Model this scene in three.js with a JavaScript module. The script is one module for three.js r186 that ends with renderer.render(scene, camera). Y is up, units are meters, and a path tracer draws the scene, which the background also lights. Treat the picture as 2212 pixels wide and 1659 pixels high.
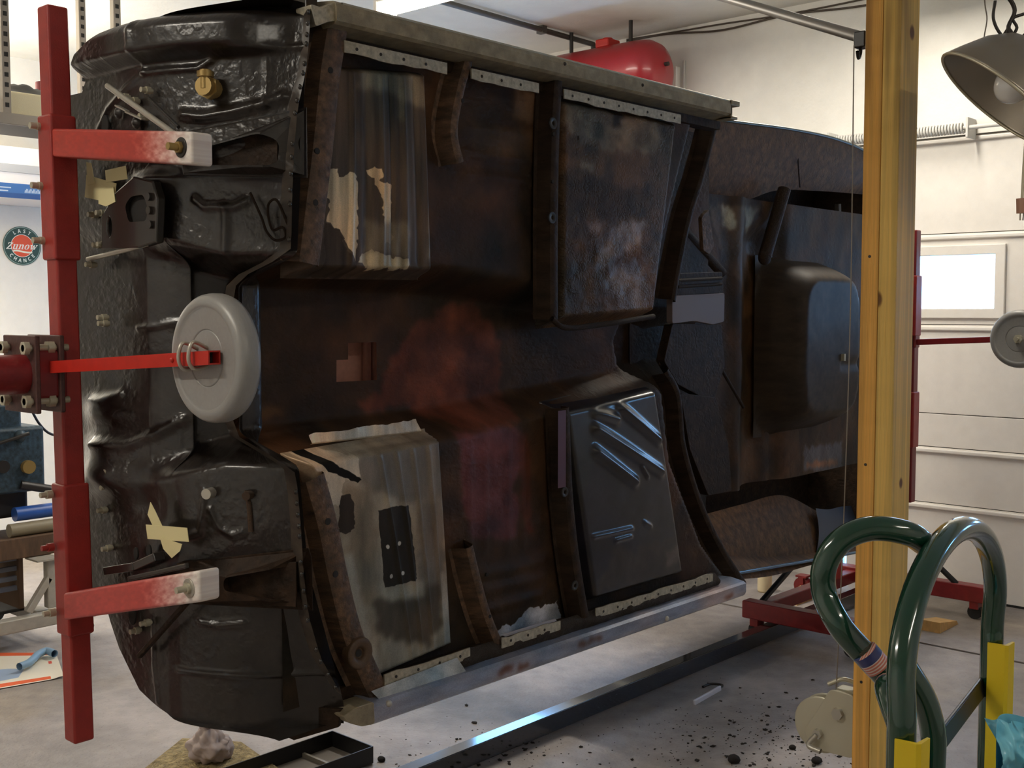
import * as THREE from 'three';
import { RoundedBoxGeometry } from 'three/addons/geometries/RoundedBoxGeometry.js';
import { mergeGeometries, mergeVertices, toCreasedNormals } from 'three/addons/utils/BufferGeometryUtils.js';
import { RectAreaLightUniformsLib } from 'three/addons/lights/RectAreaLightUniformsLib.js';

// ---------------------------------------------------------------- camera, sky, exposure
// World: x runs along the car towards its tail, y is up, z comes out of the car's underside towards the photographer.
const scene = new THREE.Scene();
const camera = new THREE.PerspectiveCamera(36.712, 2212 / 1659, 0.05, 60);
camera.position.set(0, 1.5, 0);
{
  const yaw = THREE.MathUtils.degToRad(42.2), pitch = THREE.MathUtils.degToRad(3.6505);
  camera.lookAt(Math.cos(yaw) * Math.cos(pitch), 1.5 - Math.sin(pitch), -Math.sin(yaw) * Math.cos(pitch));
}
scene.background = new THREE.Color().setRGB(0.2, 0.52, 1.0);   // clear daylight seen through the door windows
scene.backgroundIntensity = 5;
const renderer = new THREE.WebGLRenderer();
renderer.toneMapping = THREE.LinearToneMapping;
renderer.toneMappingExposure = 2.6;
renderer.shadowMap.enabled = true;
RectAreaLightUniformsLib.init();
const LAMP = new THREE.Color().setRGB(1.0, 0.925, 0.8);
const TUBE_POWER = 36;

// ---------------------------------------------------------------- helpers
const PI = Math.PI, V = (x, y, z) => new THREE.Vector3(x, y, z);
let seed = 7;
const rnd = () => { seed = (seed * 1664525 + 1013904223) >>> 0; return seed / 4294967296; };
const hash = (x, y) => { let h = Math.imul(x | 0, 374761393) + Math.imul(y | 0, 668265263) | 0; h = Math.imul(h ^ (h >>> 13), 1274126177); return ((h ^ (h >>> 16)) >>> 0) / 4294967296; };
const vnoise = (x, y) => {
  const i = Math.floor(x), j = Math.floor(y), f = x - i, g = y - j, s = f * f * (3 - 2 * f), t = g * g * (3 - 2 * g);
  const a = hash(i, j), b = hash(i + 1, j), c = hash(i, j + 1), d = hash(i + 1, j + 1);
  return a + (b - a) * s + (c - a) * t + (a - b - c + d) * s * t;
};
const fbm = (x, y, n = 4) => { let s = 0, a = 0.5, t = 0; for (let k = 0; k < n; k++) { s += a * vnoise(x, y); t += a; x = x * 2.03 + 17.1; y = y * 2.03 + 5.7; a *= 0.5; } return s / t; };
const sstep = (a, b, x) => { const t = Math.min(1, Math.max(0, (x - a) / (b - a))); return t * t * (3 - 2 * t); };
const lerp = (a, b, t) => a + (b - a) * t;
const table = (pts, x) => {           // piecewise linear look-up
  if (x <= pts[0][0]) return pts[0][1];
  for (let i = 1; i < pts.length; i++) if (x <= pts[i][0]) return lerp(pts[i - 1][1], pts[i][1], (x - pts[i - 1][0]) / (pts[i][0] - pts[i - 1][0]));
  return pts[pts.length - 1][1];
};

const used = new Map();
const numbered = (name) => { const n = used.get(name) ?? 0; used.set(name, n + 1); return n ? name + '_' + String(n).padStart(3, '0') : name; };
function tag(o, label, category, group) { o.userData.label = label; o.userData.category = category; if (group) o.userData.group = group; return o; }
// A thing is a Group standing at its base; its parts are given in room coordinates and re-based here.
function thing(name, label, category, [x, y, z], group) {
  const o = new THREE.Group(); o.name = numbered(name); o.position.set(x, y, z); scene.add(o);
  return tag(o, label, category, group);
}
function joined(list) {
  const gs = (Array.isArray(list) ? list : [list]).map((g) => {
    let q = g.index ? g.toNonIndexed() : g.clone();
    for (const k of Object.keys(q.attributes)) if (!['position', 'normal', 'uv'].includes(k)) q.deleteAttribute(k);
    if (!q.attributes.normal) q.computeVertexNormals();
    if (!q.attributes.uv) q.setAttribute('uv', new THREE.BufferAttribute(new Float32Array(q.attributes.position.count * 2), 2));
    q.morphAttributes = {};
    return q;
  });
  return gs.length === 1 ? gs[0] : mergeGeometries(gs);
}
function part(owner, name, list, material, label) {
  const g = joined(list), base = owner.isGroup ? owner : owner.parent;
  g.translate(-base.position.x, -base.position.y, -base.position.z);
  const m = new THREE.Mesh(g, material); m.name = name; if (label) m.userData.label = label;
  owner.add(m); return m;
}
function single(name, label, category, list, material, group) {
  const g = joined(list); g.computeBoundingBox(); const c = g.boundingBox.getCenter(V(0, 0, 0)); c.y = g.boundingBox.min.y; g.translate(-c.x, -c.y, -c.z);
  const m = new THREE.Mesh(g, material); m.name = numbered(name); m.position.copy(c); scene.add(m);
  return tag(m, label, category, group);
}
function struct(name, list, material) { const m = new THREE.Mesh(joined(list), material); m.name = name; m.userData.kind = 'structure'; scene.add(m); return m; }

// geometry makers, all in room coordinates
function metric(g, s = 1) {           // uv in metres by the way each face points
  const q = g.index ? g.toNonIndexed() : g, p = q.attributes.position, n = q.attributes.normal, uv = new Float32Array(p.count * 2);
  for (let i = 0; i < p.count; i++) {
    const ax = Math.abs(n.getX(i)), ay = Math.abs(n.getY(i)), az = Math.abs(n.getZ(i)), x = p.getX(i), y = p.getY(i), z = p.getZ(i);
    if (ay >= ax && ay >= az) { uv[2 * i] = x * s; uv[2 * i + 1] = z * s; } else if (ax >= az) { uv[2 * i] = z * s; uv[2 * i + 1] = y * s; } else { uv[2 * i] = x * s; uv[2 * i + 1] = y * s; }
  }
  q.setAttribute('uv', new THREE.BufferAttribute(uv, 2)); return q;
}
const box = (x0, x1, y0, y1, z0, z1, r = 0) => {
  const w = Math.abs(x1 - x0), h = Math.abs(y1 - y0), d = Math.abs(z1 - z0), k = Math.min(r, w / 2.1, h / 2.1, d / 2.1);
  const g = k > 0 ? new RoundedBoxGeometry(w, h, d, 2, k) : new THREE.BoxGeometry(w, h, d);
  return metric(g.translate((x0 + x1) / 2, (y0 + y1) / 2, (z0 + z1) / 2));
};
function aim(g, a, b) {               // a shape built along +y is laid from a to b
  const A = V(...a), B = V(...b), d = B.clone().sub(A).normalize();
  g.applyQuaternion(new THREE.Quaternion().setFromUnitVectors(V(0, 1, 0), d)); g.translate((A.x + B.x) / 2, (A.y + B.y) / 2, (A.z + B.z) / 2); return g;
}
const len = (a, b) => Math.hypot(a[0] - b[0], a[1] - b[1], a[2] - b[2]);
const rod = (a, b, r, r2 = r, n = 16) => aim(new THREE.CylinderGeometry(r2, r, len(a, b), n), a, b);
const bar = (a, b, w, t, roll = 0, r = 0.003) => {   // rectangular bar from a to b
  const L = len(a, b), g = new RoundedBoxGeometry(w, L, t, 2, Math.min(r, w / 3, t / 3)); g.rotateY(roll);
  return metric(aim(g, a, b));
};
const tube = (pts, r, seg = 60, n = 12, closed = false, tension = 0.5) => new THREE.TubeGeometry(new THREE.CatmullRomCurve3(pts.map((p) => V(...p)), closed, 'centripetal', tension), seg, r, n, closed);
const ball = (p, r, sx = 1, sy = 1, sz = 1) => new THREE.SphereGeometry(r, 16, 12).scale(sx, sy, sz).translate(...p);
const hexNut = (a, b, r) => aim(new THREE.CylinderGeometry(r, r, len(a, b), 6), a, b);
const washer = (a, b, r, ri) => {
  const L = len(a, b);
  return aim(new THREE.LatheGeometry([[ri, -L / 2], [r * 0.93, -L / 2], [r, -L / 4], [r, L / 4], [r * 0.93, L / 2], [ri, L / 2], [ri, -L / 2]].map(([x, y]) => new THREE.Vector2(x, y)), 28), a, b);
};
const shape2 = (pts, holes = []) => {
  const s = new THREE.Shape(pts.map(([x, y]) => new THREE.Vector2(x, y)));
  for (const h of holes) s.holes.push(new THREE.Path(h.map(([x, y]) => new THREE.Vector2(x, y))));
  return s;
};
const plate = (pts, t, holes = [], bevel = 0.0015) => new THREE.ExtrudeGeometry(shape2(pts, holes), { depth: t, bevelEnabled: bevel > 0, bevelSize: bevel, bevelThickness: bevel, bevelSegments: 2, curveSegments: 8 });
const ring = (cx, cy, rx, ry = rx, n = 24) => Array.from({ length: n }, (_, i) => [cx + rx * Math.cos(2 * PI * i / n), cy + ry * Math.sin(2 * PI * i / n)]);
const rounded = (pts, r, n = 5) => {     // rounds the corners of a polygon
  const out = [];
  pts.forEach((p, i) => {
    const a = pts[(i + pts.length - 1) % pts.length], b = pts[(i + 1) % pts.length];
    const la = Math.hypot(a[0] - p[0], a[1] - p[1]), lb = Math.hypot(b[0] - p[0], b[1] - p[1]), k = Math.min(r, la / 2.2, lb / 2.2);
    const s = [p[0] + (a[0] - p[0]) / la * k, p[1] + (a[1] - p[1]) / la * k], e = [p[0] + (b[0] - p[0]) / lb * k, p[1] + (b[1] - p[1]) / lb * k];
    for (let j = 0; j <= n; j++) { const t = j / n, u = 1 - t; out.push([u * u * s[0] + 2 * u * t * p[0] + t * t * e[0], u * u * s[1] + 2 * u * t * p[1] + t * t * e[1]]); }
  });
  return out;
};
function grid(nu, nv, fn, skip) {       // surface from fn(u, v) -> [x, y, z, uvx, uvy]
  const pos = [], uv = [], idx = [];
  for (let j = 0; j <= nv; j++) for (let i = 0; i <= nu; i++) { const p = fn(i / nu, j / nv); pos.push(p[0], p[1], p[2]); uv.push(p[3] ?? p[0], p[4] ?? p[1]); }
  for (let j = 0; j < nv; j++) for (let i = 0; i < nu; i++) {
    if (skip && skip((i + 0.5) / nu, (j + 0.5) / nv)) continue;
    const a = j * (nu + 1) + i, b = a + 1, c = a + nu + 1, d = c + 1; idx.push(a, b, d, a, d, c);
  }
  const g = new THREE.BufferGeometry();
  g.setAttribute('position', new THREE.Float32BufferAttribute(pos, 3)); g.setAttribute('uv', new THREE.Float32BufferAttribute(uv, 2)); g.setIndex(idx); g.computeVertexNormals(); return g;
}
const extrudeX = (pts, x0, x1) => {      // profile [z, y] swept along x
  const g = new THREE.ExtrudeGeometry(shape2(pts), { depth: x1 - x0, bevelEnabled: false });
  return metric(g.applyMatrix4(new THREE.Matrix4().makeBasis(V(0, 0, 1), V(0, 1, 0), V(-1, 0, 0))).translate(x1, 0, 0));
};
const extrudeZ = (pts, z0, z1) => {      // profile [x, y] swept along z
  const g = new THREE.ExtrudeGeometry(shape2(pts), { depth: z1 - z0, bevelEnabled: false });
  return metric(g.translate(0, 0, z0));
};
// pressed hat-section rib following a path of [x, y] on the plane z, w wide and h proud
function hat(path, z, w, h, flange = 0.012) {
  const sec = [[-w / 2 - flange, 0], [-w / 2, 0.002], [-w / 2 + h * 0.25, h * 0.9], [-w / 2 + h * 0.4, h], [w / 2 - h * 0.4, h], [w / 2 - h * 0.25, h * 0.9], [w / 2, 0.002], [w / 2 + flange, 0]];
  const curve = new THREE.CatmullRomCurve3(path.map(([x, y, dz = 0]) => V(x, y, dz)), false, 'centripetal'), pts = curve.getPoints(40);
  const g = grid(sec.length - 1, pts.length - 1, (u, v) => {
    const i = Math.round(v * (pts.length - 1)), s = sec[Math.round(u * (sec.length - 1))], a = pts[Math.max(0, i - 1)], b = pts[Math.min(pts.length - 1, i + 1)], d = b.clone().sub(a);
    const L = Math.hypot(d.x, d.y) || 1; return [pts[i].x - d.y / L * s[0] * -1, pts[i].y - d.x / L * s[0], z + pts[i].z + s[1]];
  });
  return toCreasedNormals(g, 0.6);
}

// ---------------------------------------------------------------- computed textures
function canvas(w, h) { const c = document.createElement('canvas'); c.width = w; c.height = h; return c; }
function colourMap(w, h, fn, repeat) {   // fn(u, v) -> [r, g, b] in 0..255, v upward
  const data = new Uint8Array(w * h * 4);
  for (let j = 0; j < h; j++) for (let i = 0; i < w; i++) { const c = fn((i + 0.5) / w, (j + 0.5) / h), o = (j * w + i) * 4; data[o] = c[0]; data[o + 1] = c[1]; data[o + 2] = c[2]; data[o + 3] = 255; }
  const t = new THREE.DataTexture(data, w, h); t.colorSpace = THREE.SRGBColorSpace; t.magFilter = THREE.LinearFilter; t.wrapS = t.wrapT = repeat ? THREE.RepeatWrapping : THREE.ClampToEdgeWrapping; t.needsUpdate = true; return t;
}
function valueMap(w, h, fn, repeat = true) {
  const data = new Uint8Array(w * h * 4);
  for (let j = 0; j < h; j++) for (let i = 0; i < w; i++) { const c = Math.max(0, Math.min(255, fn((i + 0.5) / w, (j + 0.5) / h) * 255)), o = (j * w + i) * 4; data[o] = data[o + 1] = data[o + 2] = c; data[o + 3] = 255; }
  const t = new THREE.DataTexture(data, w, h); t.magFilter = THREE.LinearFilter; t.wrapS = t.wrapT = repeat ? THREE.MirroredRepeatWrapping : THREE.ClampToEdgeWrapping; t.needsUpdate = true; return t;
}
const sized = (t, sx, sy = sx) => { const c = t.clone(); c.repeat.set(1 / sx, 1 / sy); c.wrapS = c.wrapT = THREE.MirroredRepeatWrapping; c.needsUpdate = true; return c; };
// The finish of one sheet of the car: colour and roughness maps covering x0..x1, y0..y1 metres.
// patches: [polygon, css colour, roughness 0..1, ragged edge in metres]
function finish(x0, x1, y0, y1, ppm, base, rough, patches, grain = {}) {
  const w = Math.round((x1 - x0) * ppm), h = Math.round((y1 - y0) * ppm), c = canvas(w, h), r = canvas(w, h), cc = c.getContext('2d'), rc = r.getContext('2d');
  const g = (v) => { const k = Math.round(v * 255); return 'rgb(' + k + ',' + k + ',' + k + ')'; };
  cc.fillStyle = base; cc.fillRect(0, 0, w, h); rc.fillStyle = g(rough); rc.fillRect(0, 0, w, h);
  for (const [pts, colour, ro = rough, rag = 0.004, alpha = 1] of patches) {
    for (const [ctx, fill] of [[cc, colour], [rc, g(ro)]]) {
      ctx.globalAlpha = alpha; ctx.filter = alpha < 1 ? 'blur(' + (0.006 * ppm).toFixed(1) + 'px)' : 'none'; ctx.fillStyle = fill; ctx.beginPath();
      pts.forEach((p, i) => {
        const q = pts[(i + 1) % pts.length], n = Math.max(1, Math.ceil(Math.hypot(q[0] - p[0], q[1] - p[1]) / 0.006));
        for (let k = 0; k < n; k++) {
          const x = lerp(p[0], q[0], k / n), y = lerp(p[1], q[1], k / n), dx = (fbm(x * 90 + 3, y * 90, 3) - 0.5) * 4 * rag, dy = (fbm(x * 90, y * 90 + 40, 3) - 0.5) * 4 * rag;
          const X = (x + dx - x0) * ppm, Y = h - (y + dy - y0) * ppm; if (!i && !k) ctx.moveTo(X, Y); else ctx.lineTo(X, Y);
        }
      });
      ctx.closePath(); ctx.fill(); ctx.globalAlpha = 1; ctx.filter = 'none';
    }
  }
  const img = cc.getImageData(0, 0, w, h), d = img.data, { fx = 25, fy = 25, amount = 0.5, tint = [0.12, 0, -0.1], blot = 5 } = grain;
  for (let j = 0; j < h; j++) for (let i = 0; i < w; i++) {
    const X = x0 + i / ppm, Y = y1 - j / ppm, n = fbm(X * fx, Y * fy, 4) - 0.5, m = fbm(X * blot + 9, Y * blot + 3, 3) - 0.5, s = (hash(i, j) - 0.5) * 0.14, o = (j * w + i) * 4;
    for (let k = 0; k < 3; k++) d[o + k] *= Math.max(0.2, 1 + amount * 1.6 * n + amount * 1.2 * m + s + tint[k] * m * 3);
  }
  cc.putImageData(img, 0, 0);
  const map = new THREE.CanvasTexture(c); map.colorSpace = THREE.SRGBColorSpace; const rm = new THREE.CanvasTexture(r);
  return { map, roughnessMap: rm, x0, x1, y0, y1 };
}
const skinned = (f, extra = {}) => new THREE.MeshPhysicalMaterial({ map: f.map, roughnessMap: f.roughnessMap, roughness: 1, metalness: 0, specularIntensity: 0.5, ...extra });
const fuv = (f, x, y) => [(x - f.x0) / (f.x1 - f.x0), (y - f.y0) / (f.y1 - f.y0)];

// ---------------------------------------------------------------- materials
const lump = valueMap(512, 512, (u, v) => { const n = fbm(u * 46, v * 46, 3), m = fbm(u * 9 + 4, v * 9, 3); return 0.5 + (n - 0.5) * (m > 0.5 ? 1.9 : 0.7); });
const fineNoise = valueMap(512, 512, (u, v) => fbm(u * 60, v * 60, 4));
const std = (c, roughness = 0.6, metalness = 0, more = {}) => new THREE.MeshPhysicalMaterial({ color: c, roughness, metalness, ...more });
const bumped = (c, rough, metal, size, scale, more = {}) => { const t = sized(fineNoise, size); return std(c, rough, metal, { bumpMap: t, bumpScale: scale, ...more }); };
const mottle = (r, g, b, amp, size, streak = 1) => sized(colourMap(512, 512, (u, v) => { const n = 1 + amp * 2 * (fbm(u * 26, v * 26 * streak, 5) - 0.5) + amp * 0.5 * (hash(u * 512, v * 512) - 0.5); return [r * n, g * n, b * n].map((x) => Math.min(255, x)); }), size);
const M = {
  wall: std('#ffffff', 0.75, 0, { map: mottle(232, 229, 222, 0.02, 1.6), bumpMap: sized(fineNoise, 0.7), bumpScale: 0.0006 }),
  ceiling: std('#ffffff', 0.85, 0, { map: mottle(222, 219, 210, 0.025, 2.1), bumpMap: sized(fineNoise, 0.5), bumpScale: 0.0008 }),
  door: std('#ffffff', 0.45, 0, { map: mottle(236, 231, 224, 0.02, 1.2) }),
  seal: std('#c9c7c2', 0.6),
  darkgap: std('#22201e', 0.8),
  glass: std('#ffffff', 0.02, 0, { transmission: 1, thickness: 0 }),
  red: std('#ffffff', 0.38, 0, { map: mottle(160, 48, 42, 0.07, 0.5), bumpMap: sized(fineNoise, 0.12), bumpScale: 0.0002 }),
  redBright: std('#ffffff', 0.34, 0, { map: mottle(196, 46, 34, 0.05, 0.5) }),
  redDark: std('#ffffff', 0.35, 0, { map: mottle(126, 34, 36, 0.08, 0.5) }),
  tank: std('#9a1c26', 0.34, 0, { clearcoat: 0.4, clearcoatRoughness: 0.15 }),
  steel: std('#b9b4a8', 0.32, 0.5),
  zinc: std('#c2bca6', 0.35, 0.35),
  brass: std('#a58a54', 0.4, 0.5),
  darkSteel: std('#3a3735', 0.42, 0.5),
  blackGloss: std('#121114', 0.12, 0, { clearcoat: 0.6, clearcoatRoughness: 0.05 }),
  blackPaint: std('#171617', 0.35),
  rubber: std('#1d1c1c', 0.75),
  plateGrey: std('#ffffff', 0.38, 0.1, { map: mottle(152, 150, 146, 0.03, 0.3) }),
  green: std('#0f3a2a', 0.16, 0, { clearcoat: 1, clearcoatRoughness: 0.06 }),
  yellow: std('#e0c21c', 0.5),
  tape: std('#e2d8a4', 0.75, 0, { side: THREE.DoubleSide }),
  galvanised: std('#8d857b', 0.45, 0.55),
  carBlack: std('#ffffff', 0.3, 0, { map: mottle(35, 30, 27, 0.22, 0.6), bumpMap: sized(lump, 0.6), bumpScale: 0.0016, clearcoat: 0.5, clearcoatRoughness: 0.15 }),
  carSmooth: std('#ffffff', 0.26, 0, { map: mottle(40, 35, 32, 0.15, 0.6), clearcoat: 0.5, clearcoatRoughness: 0.12 }),
  undercoat: std('#ffffff', 0.62, 0, { map: mottle(50, 37, 27, 0.4, 0.5), bumpMap: sized(lump, 0.35), bumpScale: 0.001, specularIntensity: 0.4 }),
  rust: std('#ffffff', 0.62, 0, { map: mottle(90, 68, 50, 0.5, 0.3), bumpMap: sized(lump, 0.25), bumpScale: 0.0015 }),
  rocker: std('#ffffff', 0.4, 0.25, { map: mottle(150, 138, 114, 0.2, 0.5) }),
  rockerBlue: std('#ffffff', 0.34, 0.35, { map: mottle(132, 128, 134, 0.16, 0.5) }),
  flangeSteel: std('#ffffff', 0.4, 0.4, { map: mottle(180, 172, 152, 0.2, 0.2) }),
  primerPink: std('#ffffff', 0.6, 0, { map: mottle(186, 136, 120, 0.08, 0.3) }),
  bluePaint: std('#2b4a5e', 0.25, 0, { clearcoat: 0.6 }),
  cable: std('#8a8278', 0.6),
};

// ---------------------------------------------------------------- the garage
const RX0 = -2.5, RX1 = 5.95, RZ0 = -7.8, RZ1 = 3.0, CEIL = 3.2, JOINT = 5.05;
{
  const concrete = sized(colourMap(1024, 1024, (u, v) => {
    const n = fbm(u * 7, v * 7, 5), f = fbm(u * 60, v * 60, 4), s = fbm(u * 3 + 8, v * 3, 4), k = 0.8 + 0.34 * n + 0.2 * (f - 0.5), rust = sstep(0.56, 0.75, fbm(u * 5 + 30, v * 5, 4)) * 0.3, dark = 1 - 0.25 * sstep(0.56, 0.7, s) - (hash(u * 1024, v * 1024) > 0.985 ? 0.18 : 0);
    return [158 * k * dark, (150 - 12 * rust) * k * dark, (146 - 40 * rust) * k * dark];
  }), 3.1);
  const mFloor = std('#ffffff', 0.5, 0, { map: concrete, bumpMap: sized(fineNoise, 0.6), bumpScale: 0.0015 });
  struct('floor', [box(RX0, JOINT - 0.012, -0.12, 0, RZ0, RZ1), box(JOINT + 0.012, RX1 + 0.15, -0.12, 0, RZ0, RZ1)], mFloor);
  struct('trim_1', box(JOINT - 0.012, JOINT + 0.012, -0.12, -0.008, RZ0, RZ1), M.darkgap);
  struct('ceiling', box(RX0 - 0.15, RX1 + 0.15, CEIL, CEIL + 0.12, RZ0 - 0.15, RZ1 + 0.15), M.ceiling);
  struct('wall_back', box(RX0 - 0.15, RX1 + 0.15, -0.12, CEIL, RZ0 - 0.15, RZ0), M.wall);
  struct('wall_near', box(RX0 - 0.15, RX1 + 0.15, -0.12, CEIL, RZ1, RZ1 + 0.15), M.wall);
  struct('wall_left', box(RX0 - 0.15, RX0, -0.12, CEIL, RZ0, RZ1), M.wall);
  const TOP = 2.39;
  struct('wall_far', [box(RX1, RX1 + 0.15, TOP, CEIL, RZ0, RZ1), box(RX1, RX1 + 0.15, -0.12, TOP, RZ0, -7.35), box(RX1, RX1 + 0.15, -0.12, TOP, -3.35, -2.92), box(RX1, RX1 + 0.15, -0.12, TOP, 2.05, RZ1)], M.wall);
  const toFar = (g) => metric(g.applyMatrix4(new THREE.Matrix4().makeBasis(V(0, 0, 1), V(0, 1, 0), V(-1, 0, 0))));
  const doorway = (name, z0, z1, first, count, step, W, wy0, wy1) => {
    const d = new THREE.Group(); d.name = name; d.userData.kind = 'structure'; scene.add(d);
    const seams = [0, 0.486, 0.783, 0.959, 1.425, 1.895, TOP], mids = Array.from({ length: count }, (_, i) => first + step * i);
    for (let i = 0; i + 1 < seams.length; i++) {
      const a = seams[i] + 0.004, b = seams[i + 1] - 0.004, holes = i === 4 ? mids.map((m) => [[m - W / 2, wy0], [m + W / 2, wy0], [m + W / 2, wy1], [m - W / 2, wy1]]) : [];
      part(d, 'door_panel', [toFar(plate([[z0, a], [z1, a], [z1, b], [z0, b]], 0.03, holes, 0.002)).translate(RX1 + 0.055, 0, 0),
        ...(i === 2 ? [] : [box(RX1 + 0.008, RX1 + 0.03, b - 0.028, b - 0.004, z0, z1, 0.008)])], M.door);
      part(d, 'seam', box(RX1 + 0.03, RX1 + 0.06, b - 0.006, b + 0.014, z0, z1), M.darkgap);
    }
    for (const m of mids) {
      part(d, 'window_frame', toFar(plate([[m - W / 2 - 0.035, wy0 - 0.035], [m + W / 2 + 0.035, wy0 - 0.035], [m + W / 2 + 0.035, wy1 + 0.035], [m - W / 2 - 0.035, wy1 + 0.035]], 0.012, [[[m - W / 2 + 0.008, wy0 + 0.008], [m + W / 2 - 0.008, wy0 + 0.008], [m + W / 2 - 0.008, wy1 - 0.008], [m - W / 2 + 0.008, wy1 - 0.008]]], 0.004)).translate(RX1 + 0.022, 0, 0), M.door);
      part(d, 'pane', toFar(plate([[m - W / 2, wy0], [m + W / 2, wy0], [m + W / 2, wy1], [m - W / 2, wy1]], 0.003, [], 0)).translate(RX1 + 0.045, 0, 0), M.glass);
    }
    part(d, 'bottom_seal', box(RX1 + 0.02, RX1 + 0.06, 0, 0.012, z0, z1), M.rubber);
  };
  doorway('door_1', -2.9, 2.03, -2.345, 5, 0.93, 0.46, 1.497, 1.793);
  doorway('door_2', -7.33, -3.37, -6.57, 3, 1.22, 0.9, 1.46, 1.86);
}
// torsion spring above the near door
{
  const t = thing('torsion_spring', 'white coil spring and shaft mounted above the sectional garage door', 'spring', [5.86, 2.36, -1.6]);
  part(t, 'shaft', rod([5.86, 2.41, -3.0], [5.86, 2.41, -0.2], 0.011), M.seal);
  const turns = 46, pts = []; for (let i = 0; i <= turns * 8; i++) { const a = i / 8 * 2 * PI; pts.push([5.86 + 0.023 * Math.cos(a), 2.41 + 0.023 * Math.sin(a), -2.98 + 0.72 * i / (turns * 8)]); }
  part(t, 'coil', tube(pts, 0.0062, turns * 12, 6), M.seal);
  for (const z of [-2.99, -2.24, -0.22]) part(t, 'bracket', box(5.84, 5.95, 2.36, 2.46, z - 0.006, z + 0.006, 0.003), M.seal);
}
// fluorescent strip lights on the ceiling
const tubeGlow = std('#ffffff', 0.4, 0, { emissive: LAMP, emissiveIntensity: 5 });
function striplight(x, z, alongX, label, power = TUBE_POWER) {
  const t = thing('fluorescent_fixture', label, 'light fixture', [x, 3.02, z], 'ceiling strip lights'), L = 0.61, b = (a0, a1, y0, y1, c0, c1, r) => (alongX ? box(x + a0, x + a1, y0, y1, z + c0, z + c1, r) : box(x + c0, x + c1, y0, y1, z + a0, z + a1, r));
  part(t, 'housing', b(-L, L, 3.09, 3.17, -0.07, 0.07, 0.008), M.door);
  for (const s of [-1, 1]) {
    part(t, 'hanger', b(s * 0.4 - 0.01, s * 0.4 + 0.01, 3.165, 3.2, -0.01, 0.01), M.steel);
    part(t, 'end_cap', b(s * L - 0.012, s * L + 0.012, 3.03, 3.17, -0.075, 0.075, 0.006), M.door);
    const o = 0.036 * s; part(t, 'lamp_tube', alongX ? rod([x - L, 3.06, z + o], [x + L, 3.06, z + o], 0.017) : rod([x + o, 3.06, z - L], [x + o, 3.06, z + L], 0.017), tubeGlow);
  }
  const light = new THREE.RectAreaLight(LAMP, power, alongX ? 2 * L : 0.13, alongX ? 0.13 : 2 * L);
  light.position.set(0, 0.012, 0); light.rotation.x = -PI / 2; light.name = 'lamp_light'; t.add(light);
  return t;
}
striplight(4.12, -4.02, false, 'white ceiling strip light whose end shows above the rocker panel');
{ // open-topped shop light hanging low over the second bay
  const x = 2.2, y = 2.2, z = -6.6, t = thing('shop_light', 'open shop light hanging on chains over the second bay', 'light fixture', [x, y - 0.05, z]);
  part(t, 'reflector', [box(x - 0.62, x + 0.62, y - 0.004, y + 0.004, z - 0.09, z + 0.09, 0.002)], M.door);
  for (const s of [-1, 1]) { part(t, 'lamp_tube', rod([x - 0.6, y - 0.03, z + 0.04 * s], [x + 0.6, y - 0.03, z + 0.04 * s], 0.016), tubeGlow); part(t, 'lamp_tube', rod([x - 0.6, y + 0.03, z + 0.04 * s], [x + 0.6, y + 0.03, z + 0.04 * s], 0.016), tubeGlow); part(t, 'chain', rod([x + 0.55 * s, y, z], [x + 0.55 * s, CEIL, z], 0.003), M.steel); }
  for (const [s, p] of [[1, 60], [-1, 34]]) { const l = new THREE.RectAreaLight(LAMP, p, 1.22, 0.13); l.position.set(0, 0.05 + s * 0.052, 0); l.rotation.x = s * PI / 2; l.name = 'lamp_light'; t.add(l); }
}
striplight(-0.7, -2.4, false, 'white ceiling strip light beyond the firewall end of the car', 25);
striplight(4.9, -2.35, true, 'white ceiling strip light above the tail of the car', 19);
striplight(1.2, 1.6, true, 'white ceiling strip light behind the photographer', 11);

// ---------------------------------------------------------------- the car body, standing on its side with the underside facing out
const CAR = [2.7, 0.42, -2.5];
const car = thing('car_body', 'bare car body shell turned on its side, rusty black underside facing the room', 'car', CAR);
const TUN = 1.39;      // height of the tunnel's centre line
const tunnelDepth = (x) => table([[1.5, 0.2], [2.1, 0.15], [2.7, 0.1], [3.2, 0.06]], x), tunnelHalf = (x) => table([[1.5, 0.2], [2.1, 0.18], [2.7, 0.12], [3.2, 0.08]], x);
const rearEdge = (y) => table([[3.445, .536], [3.237, .722], [3.049, 1.017], [3.002, 1.24], [2.969, 1.274], [2.885, 1.328], [2.865, 1.402], [2.945, 1.543], [3.007, 1.744], [3.156, 2.102]].map(([x, y]) => [y, x]), y);   // line where the floor kicks up
const bump = (d, w) => Math.exp(-d * d / (w * w));
function segDist(x, y, [ax, ay], [bx, by]) { const dx = bx - ax, dy = by - ay, t = Math.max(0, Math.min(1, ((x - ax) * dx + (y - ay) * dy) / (dx * dx + dy * dy))); return Math.hypot(x - ax - t * dx, y - ay - t * dy); }
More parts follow.
